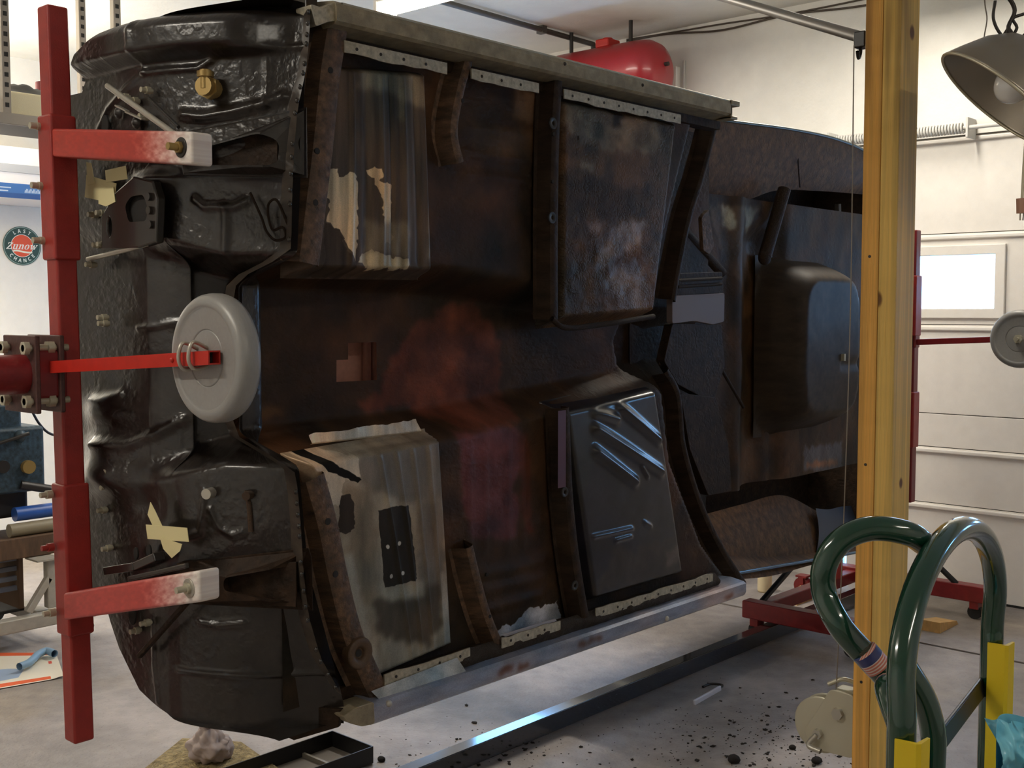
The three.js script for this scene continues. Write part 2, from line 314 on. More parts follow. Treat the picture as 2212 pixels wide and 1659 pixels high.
const floorZ = (x, y) => {
  const w = tunnelHalf(x); let z = -2.09 - tunnelDepth(x) * (1 - sstep(w - 0.035, w + 0.045, Math.abs(y - TUN)));
  const xe = rearEdge(y); z -= 0.15 * sstep(xe, xe + 0.045, x);
  for (const yy of [1.965, 1.9, 1.845]) z += 0.008 * bump(y - yy, 0.012) * sstep(2.1, 2.13, x) * (1 - sstep(2.36, 2.4, x));      // pressed beads between the cross braces
  for (const yy of [0.80, 0.755, 0.705]) z += 0.009 * bump(y - yy, 0.012) * sstep(2.16, 2.2, x) * (1 - sstep(2.42, 2.46, x));
  for (const xx of [2.14, 2.2, 2.29, 2.35]) z += 0.004 * bump(x - xx, 0.01) * sstep(0.82, 0.88, y) * (1 - sstep(1.13, 1.17, y));
  return z + 0.004 * (fbm(x * 9, y * 9, 3) - 0.5);
};
{
  const f = finish(1.5, 3.55, 0.56, 2.12, 560, '#382719', 0.6, [
    [[[1.996, 1.358], [2.058, 1.428], [2.117, 1.476], [2.203, 1.519], [2.283, 1.523], [2.367, 1.461], [2.399, 1.383], [2.386, 1.266], [2.347, 1.197], [2.246, 1.179], [2.158, 1.192], [2.065, 1.241], [1.929, 1.25], [1.899, 1.271], [1.977, 1.282]], '#6a3a2a', 0.65, 0.012, 0.85],
    [[[2.229, 1.375], [2.32, 1.385], [2.376, 1.332], [2.338, 1.23], [2.246, 1.261]], '#70443a', 0.65, 0.014, 0.6],
    [[[2.101, 1.185], [2.305, 1.187], [2.342, 1.166], [2.352, 1.069], [2.305, 1.023], [2.342, .968], [2.314, .876], [2.143, .907], [2.109, 1.033]], '#5c3438', 0.5, 0.008, 0.9],
    [[[2.333, 1.16], [2.371, 1.17], [2.391, .884], [2.352, .877]], '#4a2418', 0.6, 0.008, 0.8],
    [[[2.314, 2.09], [2.447, 2.096], [2.437, 2.001], [2.305, 2.002]], '#5a4a3a', 0.6, 0.01, 0.9],
    [[[2.147, 1.979], [2.427, 1.987], [2.428, 1.912], [2.155, 1.904]], '#4a3828', 0.6, 0.01, 0.8],
    [[[2.227, .637], [2.277, .653], [2.314, .636], [2.362, .671], [2.501, .67], [2.514, .605], [2.286, .598]], '#c9c3c4', 0.5, 0.006],
    [[[1.594, 1.272], [1.66, 1.273], [1.7, 1.254], [1.594, 1.23]], '#5a4024', 0.6, 0.01, 0.7],
  ], { fx: 14, fy: 14, amount: 0.6 });
  const x0 = 1.54, x1 = 3.5, y0 = 0.6, y1 = 2.11, hole = [[1.842, 1.418], [1.965, 1.415], [1.964, 1.316], [1.841, 1.321]], hx0 = hole[0][0], hx1 = hole[1][0], hy0 = hole[3][1], hy1 = hole[0][1];
  const lines = (a, b, n, cuts) => { const s = new Set(cuts); for (let i = 0; i <= n; i++) s.add(lerp(a, b, i / n)); return [...s].sort((p, q) => p - q); };
  const xs = lines(x0, x1, 190, [hx0, hx1, hx0 + 0.035]), ys = lines(y0, y1, 150, [hy0, hy1, hy0 + 0.055]);
  const g = grid(xs.length - 1, ys.length - 1, (u, v) => { const x = xs[Math.round(u * (xs.length - 1))], y = ys[Math.round(v * (ys.length - 1))]; return [x, y, floorZ(x, y), ...fuv(f, x, y)]; },
    (u, v) => { const x = (xs[Math.floor(u * (xs.length - 1))] + xs[Math.floor(u * (xs.length - 1)) + 1]) / 2, y = (ys[Math.floor(v * (ys.length - 1))] + ys[Math.floor(v * (ys.length - 1)) + 1]) / 2; return (x > hx0 && x < hx1 && y > hy0 && y < hy1 && !(x < hx0 + 0.035 && y > hy0 + 0.055)) || (x > 2.52 && x < 2.86 && y > 1.53 && y < 2.04); });
  part(car, 'floor_pan', g, skinned(f, { bumpMap: sized(lump, 0.3), bumpScale: 0.0012 }), 'dark brown undercoated floor pan with shaft tunnel');
  const zz = -2.34, pk = part(car, 'shifter_bracket', [box(hx0 + 0.02, hx1 + 0.24, hy0 - 0.08, hy1 + 0.08, zz - 0.006, zz)], M.primerPink, 'pink primed plate behind the tunnel opening');
  for (const k of [0.38, 0.62]) part(pk, 'rib', box(lerp(hx0, hx1, k) + 0.1, lerp(hx0, hx1, k) + 0.122, hy0 - 0.05, hy1 + 0.05, zz, zz + 0.02, 0.008), M.primerPink);
}
// four pressed foot wells, each a sheet between its corners (upper front, upper rear, lower rear, lower front)
function well(name, corners, z0, f, ribs, label, extra, round = 0.03, material, hole, tilt = 0) {
  const [a, b, c, d] = corners, N = 90, K = 110;
  const g = grid(N, K, (u, v) => {
    const us = u, vs = v, x = lerp(lerp(a[0], b[0], us), lerp(d[0], c[0], us), vs), y = lerp(lerp(a[1], b[1], us), lerp(d[1], c[1], us), vs);
    const eu = Math.min(u, 1 - u) * 0.4, ev = Math.min(v, 1 - v) * 0.5, e = Math.min(eu, ev);
    const z = z0 + tilt * (1 - v) - 0.075 * (1 - sstep(0, round, e)) + 0.006 * Math.sin(PI * u) * Math.sin(PI * v) + ribs(u, v, x, y) * sstep(round * 0.6, round * 1.6, e);
    return [x, y, z, ...fuv(f, x, y)];
  }, hole && ((u, v) => { const x = lerp(lerp(a[0], b[0], u), lerp(d[0], c[0], u), v), y = lerp(lerp(a[1], b[1], u), lerp(d[1], c[1], u), v); return Math.hypot(x - hole[0], y - hole[1]) < 0.0065; }));
  return part(car, name, g, material ?? skinned(f, extra), label);
}
{
  const vr = (list) => (u) => list.reduce((s, [p, w, h]) => s + h * bump(u - p, w), 0);
  // upper front: ribbed, undercoat partly scraped to bare metal
  const c1 = [[1.603, 2.054], [1.968, 2.091], [1.993, 1.575], [1.573, 1.571]], f1 = finish(1.5, 2.06, 1.5, 2.14, 900, '#4b4138', 0.5, [
    [[[1.743, 2.051], [1.863, 2.064], [1.93, 2.057], [1.968, 2.03], [1.96, 1.979], [1.892, 1.987], [1.848, 2.008], [1.777, 2.004], [1.736, 2.003]], '#8b7f6c', 0.42, 0.006, 0.7],
    [[[1.86, 2.02], [1.88, 2.018], [1.877, 1.942], [1.859, 1.943]], '#8a8068', 0.45, 0.004, 0.6],
    [[[1.636, 1.808], [1.676, 1.817], [1.681, 1.798], [1.717, 1.811], [1.731, 1.805], [1.733, 1.653], [1.731, 1.614], [1.718, 1.626], [1.691, 1.665], [1.665, 1.689], [1.644, 1.701], [1.651, 1.725], [1.654, 1.748], [1.633, 1.752]], '#b9a689', 0.4, 0.004],
    [[[1.765, 1.818], [1.779, 1.828], [1.8, 1.825], [1.805, 1.811], [1.8, 1.798], [1.837, 1.794], [1.841, 1.658], [1.813, 1.657], [1.805, 1.744], [1.796, 1.778]], '#b5a081', 0.4, 0.004],
    [[[1.737, 1.61], [1.757, 1.603], [1.775, 1.587], [1.814, 1.598], [1.844, 1.594], [1.892, 1.598], [1.892, 1.621], [1.829, 1.624], [1.773, 1.639], [1.754, 1.633]], '#a2967c', 0.42, 0.005],
    [[[1.754, 1.702], [1.831, 1.706], [1.893, 1.709], [1.892, 1.619], [1.773, 1.634], [1.754, 1.633]], '#6f6658', 0.45, 0.008, 0.8],
    [[[1.958, 1.758], [1.979, 1.759], [1.981, 1.624], [1.959, 1.624]], '#a8a294', 0.35, 0.003, 0.8],
    [[[1.639, 1.695], [1.671, 1.687], [1.718, 1.616], [1.745, 1.574], [1.637, 1.572]], '#3c332b', 0.6, 0.005],
  ], { fx: 55, fy: 5, amount: 0.5 });
  well('footwell_pan', c1, -2.05, f1, vr([[0.33, 0.012, 0.006], [0.45, 0.03, -0.008], [0.56, 0.012, 0.006], [0.64, 0.012, -0.006], [0.74, 0.02, 0.007], [0.85, 0.02, -0.007], [0.93, 0.012, 0.006]]), 'upper front footwell pan with ribs, scraped to bare metal', { metalness: 0.25 }, 0.028);
  // lower front: mostly bare metal with smoky paint
  const c2 = [[1.567, 1.179], [2.014, 1.201], [2.049, .636], [1.751, .606]], dots = [[1.815, .939], [1.852, .942], [1.826, .866], [1.862, .868]], f2 = finish(1.5, 2.12, 0.56, 1.24, 900, '#a09381', 0.42, [
    [[[1.735, 1.163], [2.002, 1.19], [2.018, 1.026], [1.884, 1.037], [1.767, 1.078], [1.726, 1.126]], '#6d655c', 0.42, 0.01, 0.8],
    [[[1.684, 1.088], [1.768, 1.1], [1.787, .867], [1.765, .815], [1.708, .804], [1.689, .937]], '#8a7c6a', 0.42, 0.012, 0.9],
    [[[1.915, 1.033], [2.01, 1.027], [2.016, .768], [1.921, .786]], '#6c645c', 0.42, 0.01, 0.8],
    [[[1.765, .815], [1.867, .807], [1.992, .819], [2.008, .722], [1.959, .674], [1.837, .706], [1.779, .757]], '#4f463c', 0.45, 0.012, 0.9],
    [[[1.676, .94], [1.71, .94], [1.75, .785], [1.806, .617], [1.763, .616], [1.714, .727]], '#b3a899', 0.4, 0.006, 0.9],
    [[[1.989, .843], [2.012, .845], [2.041, .656], [2.004, .658]], '#bcb2a4', 0.38, 0.004, 0.9],
    [[[1.802, .828], [1.906, .844], [1.937, .827], [1.932, .793], [1.808, .809]], '#b5a894', 0.4, 0.006, 0.8],
    [[[1.59, 1.177], [1.632, 1.191], [1.729, 1.164], [1.737, 1.114], [1.687, 1.109], [1.677, 1.046], [1.652, 1.065], [1.642, 1.104]], '#c0b4a2', 0.42, 0.005],
    [[[1.786, 1.031], [1.884, 1.031], [1.911, .845], [1.805, .84]], '#2e2822', 0.55, 0.002],
    [[[1.677, 1.078], [1.705, 1.077], [1.714, 1.058], [1.715, .998], [1.686, .986], [1.667, .994]], '#3a3129', 0.55, 0.003],
    [[[1.591, 1.187], [1.619, 1.195], [1.658, 1.155], [1.74, 1.109], [1.728, 1.102], [1.645, 1.137]], '#15110e', 0.7, 0.002],
    ...dots.map(([x, y]) => [ring(x, y, 0.0055), '#cfc2b4', 0.4, 0.001]),
  ], { fx: 30, fy: 8, amount: 0.35 });
  well('footwell_pan', c2, -2.05, f2, vr([[0.5, 0.012, 0.005], [0.62, 0.012, 0.005], [0.74, 0.012, 0.005], [0.86, 0.012, 0.005]]), 'lower front footwell pan, bare metal around a dark plate', { metalness: 0.3 }, 0.024);
  // bare strip with a torn edge above it
  const c2b = [[1.604, 1.219], [1.933, 1.231], [1.953, 1.199], [1.614, 1.198]], f2b = finish(1.5, 2.06, 1.16, 1.26, 900, '#c0b5a4', 0.42, [], { amount: 0.3, fx: 60, fy: 8 });
  part(car, 'bare_strip', grid(40, 8, (u, v) => { const x = lerp(lerp(c2b[0][0], c2b[1][0], u), lerp(c2b[3][0], c2b[2][0], u), v), y = lerp(lerp(c2b[0][1], c2b[1][1], u), lerp(c2b[3][1], c2b[2][1], u), v) + (v < 0.1 ? 0.01 * (fbm(u * 14, 2, 3) - 0.3) : 0); return [x, y, -2.068 - 0.004 * Math.abs(Math.sin(u * 15)) * (1 - v) - 0.01 * (v > 0.9), ...fuv(f2b, x, y)]; }), skinned(f2b, { metalness: 0.2 }), 'bare metal strip above the lower footwell');
  // upper rear: brown, flaking
  const c3 = [[2.442, 2.103], [3.065, 2.104], [2.934, 1.472], [2.445, 1.447]], f3 = finish(2.38, 3.12, 1.4, 2.14, 760, '#4e3a28', 0.5, [
    [[[2.486, 2.077], [2.706, 2.073], [2.914, 2.069], [2.963, 2.022], [2.915, 1.975], [2.729, 1.956], [2.537, 1.976], [2.48, 2.02]], '#75695a', 0.5, 0.012, 0.75],
    [[[2.684, 2.081], [2.751, 2.079], [2.729, 2.029], [2.696, 2.032]], '#1d1612', 0.6, 0.008, 0.9],
    [[[2.548, 1.919], [2.61, 1.919], [2.606, 1.89], [2.55, 1.89]], '#7f786c', 0.5, 0.004, 0.7],
    [[[2.487, 1.869], [2.869, 1.86], [2.917, 1.822], [2.846, 1.769], [2.497, 1.756]], '#33271d', 0.55, 0.012, 0.8],
    [[[2.58, 1.748], [2.643, 1.754], [2.633, 1.724], [2.584, 1.715]], '#7d6a62', 0.3, 0.008, 0.8],
    [[[2.687, 1.74], [2.777, 1.761], [2.851, 1.76], [2.835, 1.707], [2.755, 1.67], [2.688, 1.647], [2.623, 1.606], [2.612, 1.645], [2.666, 1.686]], '#7a6a62', 0.3, 0.01, 0.85],
    [[[2.645, 1.593], [2.824, 1.652], [2.872, 1.57], [2.898, 1.486], [2.757, 1.489], [2.711, 1.54]], '#5e524a', 0.3, 0.012, 0.8],
  ], { fx: 22, fy: 22, amount: 0.6 });
  const holeAt = [2.539, 1.981];
  const r3 = (u, v, x, y) => 0.012 * (fbm(x * 18, y * 22, 4) - 0.5) * sstep(0.5, 0.7, v);
  well('footwell_pan', c3, -2.055, f3, r3, 'upper rear footwell pan with flaking brown coating', { bumpMap: sized(lump, 0.3), bumpScale: 0.002 }, 0.03, undefined, holeAt);
  part(car, 'lip', [tube([[2.399, 1.477, -2.03], [2.445, 1.454, -2.03], [2.599, 1.458, -2.03], [2.874, 1.481, -2.03]], 0.008, 40, 8)], M.undercoat);
  // lower rear: glossy black with diagonal pressed ribs
  const c4 = [[2.47, 1.241], [2.954, 1.283], [3.114, .633], [2.6, .633]], f4 = finish(2.4, 3.2, 0.58, 1.32, 700, '#25232a', 0.3, [
    [[[2.718, .788], [3.033, .784], [3.087, .656], [2.742, .659], [2.63, .693]], '#40362f', 0.5, 0.02, 0.8],
    [[[2.982, .747], [3.072, .748], [3.06, .698], [2.983, .703]], '#6f625a', 0.5, 0.008, 0.7],
    [[[2.49, 1.216], [2.626, 1.234], [2.627, 1.113], [2.523, .832], [2.497, 1.02]], '#2c2a28', 0.4, 0.02, 0.8],
  ], { fx: 20, fy: 20, amount: 0.35, tint: [0, 0, 0.05] });
  const seg = [[[2.626, 1.207], [2.726, 1.18]], [[2.748, 1.213], [2.94, 1.101]], [[2.627, 1.16], [2.953, 1.001]], [[2.627, 1.093], [2.813, .985]], [[2.614, .845], [2.798, .845]], [[2.718, .819], [2.792, .822]], [[2.851, 1.023], [2.88, .992]], [[2.862, .854], [2.894, .839]]];
  const r4 = (u, v, x, y) => seg.reduce((s, [p, q], i) => s + (i < 4 ? 0.017 : 0.007) * bump(segDist(x, y, p, q), i < 4 ? 0.014 : 0.006), 0);
  well('footwell_pan', c4, -2.05, f4, r4, 'lower rear footwell pan, glossy black with diagonal ribs', { clearcoat: 0.8, clearcoatRoughness: 0.16 }, 0.03, undefined, undefined, -0.012);
}
// cross braces under the floor
{
  const hatPart = (name, path, z, w, h, m, holes = [], label) => { const b = part(car, name, hat(path, z, w, h), m, label); for (const [x, y, r] of holes) { part(b, 'hole', rod([x, y, z + h - 0.004], [x, y, z + h + 0.0012], r), M.darkgap); } return b; };
  hatPart('cross_brace', [[1.673, 2.126], [1.651, 2.021], [1.628, 1.857], [1.608, 1.734], [1.586, 1.601]], -2.075, 0.075, 0.042, M.rust, [[1.647, 2.027], [1.608, 1.847], [1.602, 1.735]].map((p) => [...p, 0.007]), 'rusty hat-section brace beside the firewall seam, upper half');
  hatPart('cross_brace', [[1.595, 1.13], [1.63, 1.021], [1.658, .9], [1.702, .751], [1.78, .59]], -2.075, 0.075, 0.042, M.rust, [[1.627, 1.027], [1.647, .904]].map((p) => [...p, 0.008]), 'rusty hat-section brace beside the firewall seam, lower half');
  hatPart('cross_brace', [[2.11, 2.154], [2.065, 2.039], [2.043, 1.934], [2.064, 1.866]], -2.09, 0.05, 0.05, M.rust, [[2.068, 2.018]].map((p) => [...p, 0.005]));
  hatPart('cross_brace', [[2.093, .898], [2.122, .807], [2.162, .702], [2.239, .558]], -2.09, 0.05, 0.05, M.rust, [[2.153, .815], [2.164, .703]].map((p) => [...p, 0.005]));
  const u3 = hatPart('cross_brace', [[2.436, 2.128], [2.425, 2.001], [2.418, 1.751], [2.419, 1.475]], -2.08, 0.055, 0.046, M.undercoat, [[2.41, 1.973], [2.407, 1.846]].map((p) => [...p, 0.005]));
  for (const [x, y] of [[2.405, 2.001], [2.402, 1.749]]) part(u3, 'washer', washer([x, y, -2.036], [x, y, -2.03], 0.016, 0.006), M.darkSteel);
  const l3 = hatPart('cross_brace', [[2.468, 1.23], [2.476, 1.126], [2.485, .995], [2.515, .807], [2.57, .589]], -2.08, 0.055, 0.046, M.undercoat, []);
  for (const [x, y] of [[2.459, .996], [2.505, .725]]) part(l3, 'washer', washer([x, y, -2.036], [x, y, -2.03], 0.014, 0.006), M.darkSteel);
  part(l3, 'painted_face', grid(2, 10, (u, v) => { const a = [[2.424, 1.224], [2.485, 1.01]]; return [lerp(a[0][0] + 0.006, a[0][0] + 0.04, u), lerp(a[0][1], a[1][1], v), -2.0325, 0, 0]; }), std('#5a3a4a', 0.5), 'purple paint remains');
  // body mount ring at the foot of the first brace
  const [mx, my] = [1.713, .708];
  const mount = part(car, 'body_mount', [new THREE.LatheGeometry([[0.008, -0.03], [0.012, 0], [0.02, 0.004], [0.03, 0.006], [0.034, 0], [0.034, -0.02]].map(([r, y]) => new THREE.Vector2(r * 1.1, y)), 28).rotateX(PI / 2).translate(mx, my, -2.028)], std('#ffffff', 0.5, 0, { map: mottle(86, 66, 48, 0.4, 0.1) }), 'round rusty body mount cup');
  part(mount, 'bolt_hole', rod([mx, my, -2.045], [mx, my, -2.032], 0.009), M.darkgap);
}
// rocker panels and the notched inner flanges beside them
{
  const prof = (s) => [[-2.0, 2.128], [-2.0, 2.155], [-2.004, 2.166], [-2.012, 2.172], [-2.15, 2.19], [-2.19, 2.17], [-2.16, 2.12], [-2.06, 2.115], [-2.01, 2.122]].map(([z, y]) => [z, s > 0 ? y : 2.71 - y]);
  const up = part(car, 'rocker_panel', extrudeX(prof(1), 1.64, 3.255), M.rocker, 'upper rocker panel with dull grey-brown paint');
  part(up, 'drip_lip', [tube([[1.66, 2.168, -2.008], [2.3, 2.168, -2.008], [2.9, 2.168, -2.008], [3.28, 2.168, -2.008]], 0.004, 40, 8)], M.flangeSteel);
  part(up, 'end_flange', [box(3.25, 3.3, 2.155, 2.172, -2.06, -1.998, 0.003), box(3.25, 3.29, 2.112, 2.122, -2.06, -2.0, 0.003), box(3.25, 3.256, 2.115, 2.17, -2.1, -2.0)], M.rocker);
  const fl = finish(1.7, 3.4, 0.48, 0.62, 640, '#a49ea6', 0.36, [[2.17, .564], [2.195, .566], [2.5, .564], [2.535, .567], [2.571, .567], [3.273, .558], [2.249, .558]].map(([x, y], i) => [ring(x, y, 0.018 + 0.008 * hash(i, 3), 0.008), '#6e3f2a', 0.6, 0.006, 0.85]), { fx: 10, fy: 40, amount: 0.25 });
  const lg = extrudeX(prof(-1), 1.73, 3.38); { const p = lg.attributes.position, uv = lg.attributes.uv; for (let i = 0; i < p.count; i++) uv.setXY(i, ...fuv(fl, p.getX(i), p.getY(i))); }
  const low = part(car, 'rocker_panel', lg, skinned(fl, { metalness: 0.3, specularIntensity: 1 }), 'lower rocker panel, bluish grey with rust spots');
  part(low, 'drain_plug', [[2.913, .555], [1.776, .58]].map(([x, y]) => ball([x, y, -2.0], 0.008)), M.steel);
  part(up, 'drain_plug', [[2.415, 2.155], [2.767, 2.149]].map(([x, y]) => ball([x, y, -2.0], 0.005)), M.darkSteel);
  // recess floor between rocker and flange, then the flange
  for (const s of [1, -1]) {
    const Y = (y) => (s > 0 ? y : 2.71 - y);
    part(car, 'inner_rocker', box(1.62, 3.3, Math.min(Y(2.09), Y(2.135)), Math.max(Y(2.09), Y(2.135)), -2.12, -2.072), s > 0 ? M.undercoat : M.undercoat);
    const spans = s > 0 ? [[1.685, 2.005], [2.09, 2.345], [2.45, 3.01]] : [[1.79, 2.08], [2.2, 2.44], [2.6, 3.22]];
    for (const [a, b] of spans) {
      const n = Math.round((b - a) / 0.035), pts = [];
      for (let i = 0; i <= n; i++) { const x = lerp(a, b, i / n), k = hash(i, Math.round(a * 100)) * 0.006; pts.push([x, Y(2.068 + k)]); }
      const out = [[a, Y(2.098)], [b, Y(2.098)]]; const poly = [...pts, out[1], out[0]];
      const fl = part(car, 'flange', plate(s > 0 ? poly : [...poly].reverse(), 0.004, [], 0).translate(0, 0, -2.034), M.flangeSteel, s > 0 ? 'pale notched flange under the upper rocker' : 'pale notched flange above the lower rocker');
      for (let i = 1; i < n; i += 2) { const x = lerp(a, b, i / n); part(fl, 'spot_weld', rod([x, Y(2.084), -2.031], [x, Y(2.084), -2.029], 0.0038), M.darkSteel); }
    }
  }
  // dirt lying in the lower seam
  part(car, 'seam_dirt', grid(160, 6, (u, v) => { const x = lerp(1.95, 3.26, u), y = lerp(0.588, 0.632, v), h = fbm(x * 26, y * 60, 4); return [x, y, -2.05 + 0.03 * h * Math.sin(PI * v) + 0.012 * (1 - v), x, y]; }), bumped('#3a3027', 0.9, 0, 0.1, 0.004), 'caked dirt in the lower seam');
  // loose bright edge of the lower sill near the front
  const f = finish(1.7, 2.2, 0.54, 0.66, 800, '#cfc5b8', 0.45, [], { amount: 0.35 });
  const q = [[1.745, .611], [2.029, .627], [2.053, .585], [1.777, .573]];
  part(car, 'sill_plate', grid(24, 6, (u, v) => { const x = lerp(lerp(q[0][0], q[1][0], u), lerp(q[3][0], q[2][0], u), v), y = lerp(lerp(q[0][1], q[1][1], u), lerp(q[3][1], q[2][1], u), v); return [x, y, -2.028 + 0.01 * v + 0.003 * fbm(x * 20, y * 20, 2), ...fuv(f, x, y)]; }), skinned(f, { metalness: 0.2 }), 'bare sill plate at the lower front corner');
  part(car, 'white_patch', (() => { const p = [[2.228, .637], [2.448, .635], [2.464, .614], [2.292, .606]]; return plate([...p].reverse(), 0.004).translate(0, 0, -2.06); })(), std('#c2bdc2', 0.4));
  // hinge pillar brackets at the front ends
  const b1 = [[1.576, 2.151, -2.02], [1.608, 2.149, -2.02], [1.649, 2.171, -2.02], [1.666, 2.152, -2.02], [1.656, 2.134, -2.02], [1.62, 2.124, -2.02], [1.59, 2.109, -2.02]];
  part(car, 'pillar_bracket', plate(rounded(b1.map((p) => [p[0], p[1]]), 0.006).reverse(), 0.05).translate(0, 0, -2.06), M.flangeSteel, 'pale bracket at the upper front corner');
  const b2 = [[1.639, .586, -2.01], [1.675, .595, -2.01], [1.728, .595, -2.01], [1.73, .545, -2.01], [1.693, .549, -2.01], [1.656, .567, -2.01]];
  part(car, 'pillar_bracket', plate(rounded(b2.map((p) => [p[0], p[1]]), 0.006), 0.06).translate(0, 0, -2.06), M.rocker, 'pale bracket at the lower front corner');
}

// ---------------------------------------------------------------- car: kick-up, rear floor, wheel houses, quarter panels
{
  const strip = (pts, z, w, h, m, label) => part(car, 'rear_crossmember', hat(pts, z, w, h, 0.02), m, label);
  strip([[3.354, 2.147], [3.265, 1.941], [3.191, 1.8], [3.128, 1.619], [3.103, 1.53]], -2.16, 0.05, 0.05, M.undercoat, 'rear crossmember strip above the tunnel');
  strip([[3.065, 1.308], [3.134, 1.23], [3.169, 1.061], [3.277, .849], [3.42, .669], [3.564, .527]], -2.16, 0.05, 0.05, M.undercoat, 'rear crossmember strip below the tunnel');
  part(car, 'rust_tab', plate(rounded([[3.282, 1.806], [3.32, 1.835], [3.357, 1.717], [3.329, 1.688], [3.295, 1.7]], 0.006), 0.012).translate(0, 0, -2.14), M.rust);
  // rear floor: a dark surface with seams and humps
  const holes = [[4.023, 1.644], [4.044, 1.034]];
  const f = finish(3.0, 5.1, 0.5, 2.25, 480, '#3c2a18', 0.6, [
    [[[3.596, 1.875], [3.946, 1.907], [3.989, 1.625], [3.887, 1.553], [3.786, 1.587], [3.687, 1.687]], '#5c4630', 0.5, 0.01, 0.85],
    [[[3.683, 1.881], [3.731, 1.879], [3.754, 1.826], [3.736, 1.791], [3.685, 1.805]], '#b9ae92', 0.45, 0.008, 0.8],
    [[[3.805, 1.889], [3.947, 1.886], [3.913, 1.852], [3.888, 1.798], [3.847, 1.814], [3.832, 1.856]], '#a89a7e', 0.45, 0.008, 0.8],
    [[[3.852, 1.588], [4.024, 1.626], [4.046, 1.482], [3.889, 1.465]], '#5a3f24', 0.6, 0.01, 0.8],
    [[[3.833, .99], [4.189, .978], [4.195, .789], [3.838, .811]], '#4b3524', 0.6, 0.02, 0.7],
    [[[4.325, .938], [4.678, .927], [4.674, .816], [4.597, .8], [4.328, .841]], '#4c4a52', 0.35, 0.01, 0.9],
    [[[4.347, .868], [4.637, .86], [4.638, .83], [4.356, .844]], '#8a5a3c', 0.5, 0.006, 0.8],
  ], { fx: 16, fy: 10, amount: 0.6 });
  const x0 = 3.12, x1 = 5.0, y0 = 0.82, y1 = 1.92, rz = (x, y) => -2.3 + 0.03 * bump(x - 3.78, 0.05) - 0.06 * bump(x - 3.98, 0.12) * (1 - sstep(1.75, 1.85, y)) - 0.02 * bump(x - 4.12, 0.03) + 0.012 * (fbm(x * 7, y * 7, 3) - 0.5);
  const cut = (a, b, n, c) => { const s = new Set(c.flatMap((k) => [k - 0.005, k + 0.005])); for (let i = 0; i <= n; i++) s.add(lerp(a, b, i / n)); return [...s].sort((p, q) => p - q); };
  const xs = cut(x0, x1, 90, holes.map((h) => h[0])), ys = cut(y0, y1, 60, holes.map((h) => h[1]));
  const at = (l, u) => l[Math.round(u * (l.length - 1))], mid = (l, u) => { const i = Math.floor(u * (l.length - 1)); return (l[i] + l[i + 1]) / 2; };
  part(car, 'rear_floor', grid(xs.length - 1, ys.length - 1, (u, v) => { const x = at(xs, u), y = at(ys, v); return [x, y, rz(x, y), ...fuv(f, x, y)]; }, (u, v) => holes.some((h) => Math.hypot(mid(xs, u) - h[0], mid(ys, v) - h[1]) < 0.006)), skinned(f, { bumpMap: sized(lump, 0.3), bumpScale: 0.001 }), 'rusty brown trunk and axle floor');
  // plates beside the kick-up
  const pl = (pts, z, t, m, label, name = 'floor_patch') => part(car, name, metric(plate(rounded(pts, 0.008), t).translate(0, 0, z - t)), m, label);
  pl([[3.118, 1.545], [3.429, 1.557], [3.428, 1.462], [3.361, 1.453], [3.248, 1.466], [3.119, 1.458]], -2.13, 0.02, std('#776a68', 0.6), 'pale mauve patch of bare floor');
  pl([[3.135, 1.455], [3.425, 1.449], [3.452, 1.309], [3.381, 1.185], [3.17, 1.258], [3.089, 1.337]], -2.14, 0.03, M.undercoat);
  pl([[3.17, 1.228], [3.381, 1.201], [3.464, 1.035], [3.492, .87], [3.344, .871], [3.228, 1.04]], -2.13, 0.03, M.undercoat, 'dark plate behind the kick-up');
  const beads = pl([[3.143, 1.617], [3.421, 1.629], [3.429, 1.56], [3.125, 1.548]], -2.135, 0.02, M.undercoat);
  for (const v of [606, 620]) { const a = [[3.154, 1.596, -2.13], [3.416, 1.609, -2.13]], k = v === 606 ? 0 : -0.02; part(beads, 'bead', rod([a[0][0], a[0][1] + k, -2.134], [a[1][0], a[1][1] + k, -2.134], 0.006), M.undercoat); }
  part(car, 'strut', rod(...[[3.362, 1.77, -2.25], [3.608, 1.633, -2.25]], 0.018), M.undercoat); part(car, 'strut', rod(...[[3.567, 1.285, -2.22], [3.716, 1.143, -2.22]], 0.006), M.undercoat);
  part(car, 'shock_tower', [rod(...[[4.083, 1.968, -2.27], [3.941, 1.703, -2.27]], 0.026), ball([3.941, 1.701, -2.27], 0.03, 1, 1, 0.8)], M.undercoat, 'tubular strut in the rear wheel house');
  // spare wheel well bulging out of the trunk floor
  const c = [[3.99, 1.714], [4.58, 1.75], [4.644, .881], [4.035, .998]], [cx0, cx1, cy0, cy1] = [c[0][0], c[1][0], c[3][1], c[0][1]];
  part(car, 'spare_wheel_well', grid(40, 60, (u, v) => {
    const a = 2 * u - 1, b = 2 * v - 1, e = Math.pow(Math.pow(Math.abs(a), 5) + Math.pow(Math.abs(b), 4), 0.25), h = 1 - sstep(0.72, 1.0, e), x = lerp(cx0, cx1, u), y = lerp(cy0, cy1, v);
    return [x, y, -2.34 + 0.19 * Math.pow(Math.max(0, h), 0.6) + 0.006 * (fbm(x * 8, y * 8, 3) - 0.5) - 0.012 * bump(y - 1.28, 0.02) * (u > 0.6), x, y];
  }), std('#ffffff', 0.55, 0, { map: mottle(54, 42, 31, 0.3, 0.5), specularIntensity: 0.6 }), 'rounded spare wheel well');
  for (const [a, b] of [[1.88, 2.16], [0.56, 0.86]]) part(car, 'rear_recess', box(3.2, 5.0, a, b, -2.66, -2.62), M.undercoat);
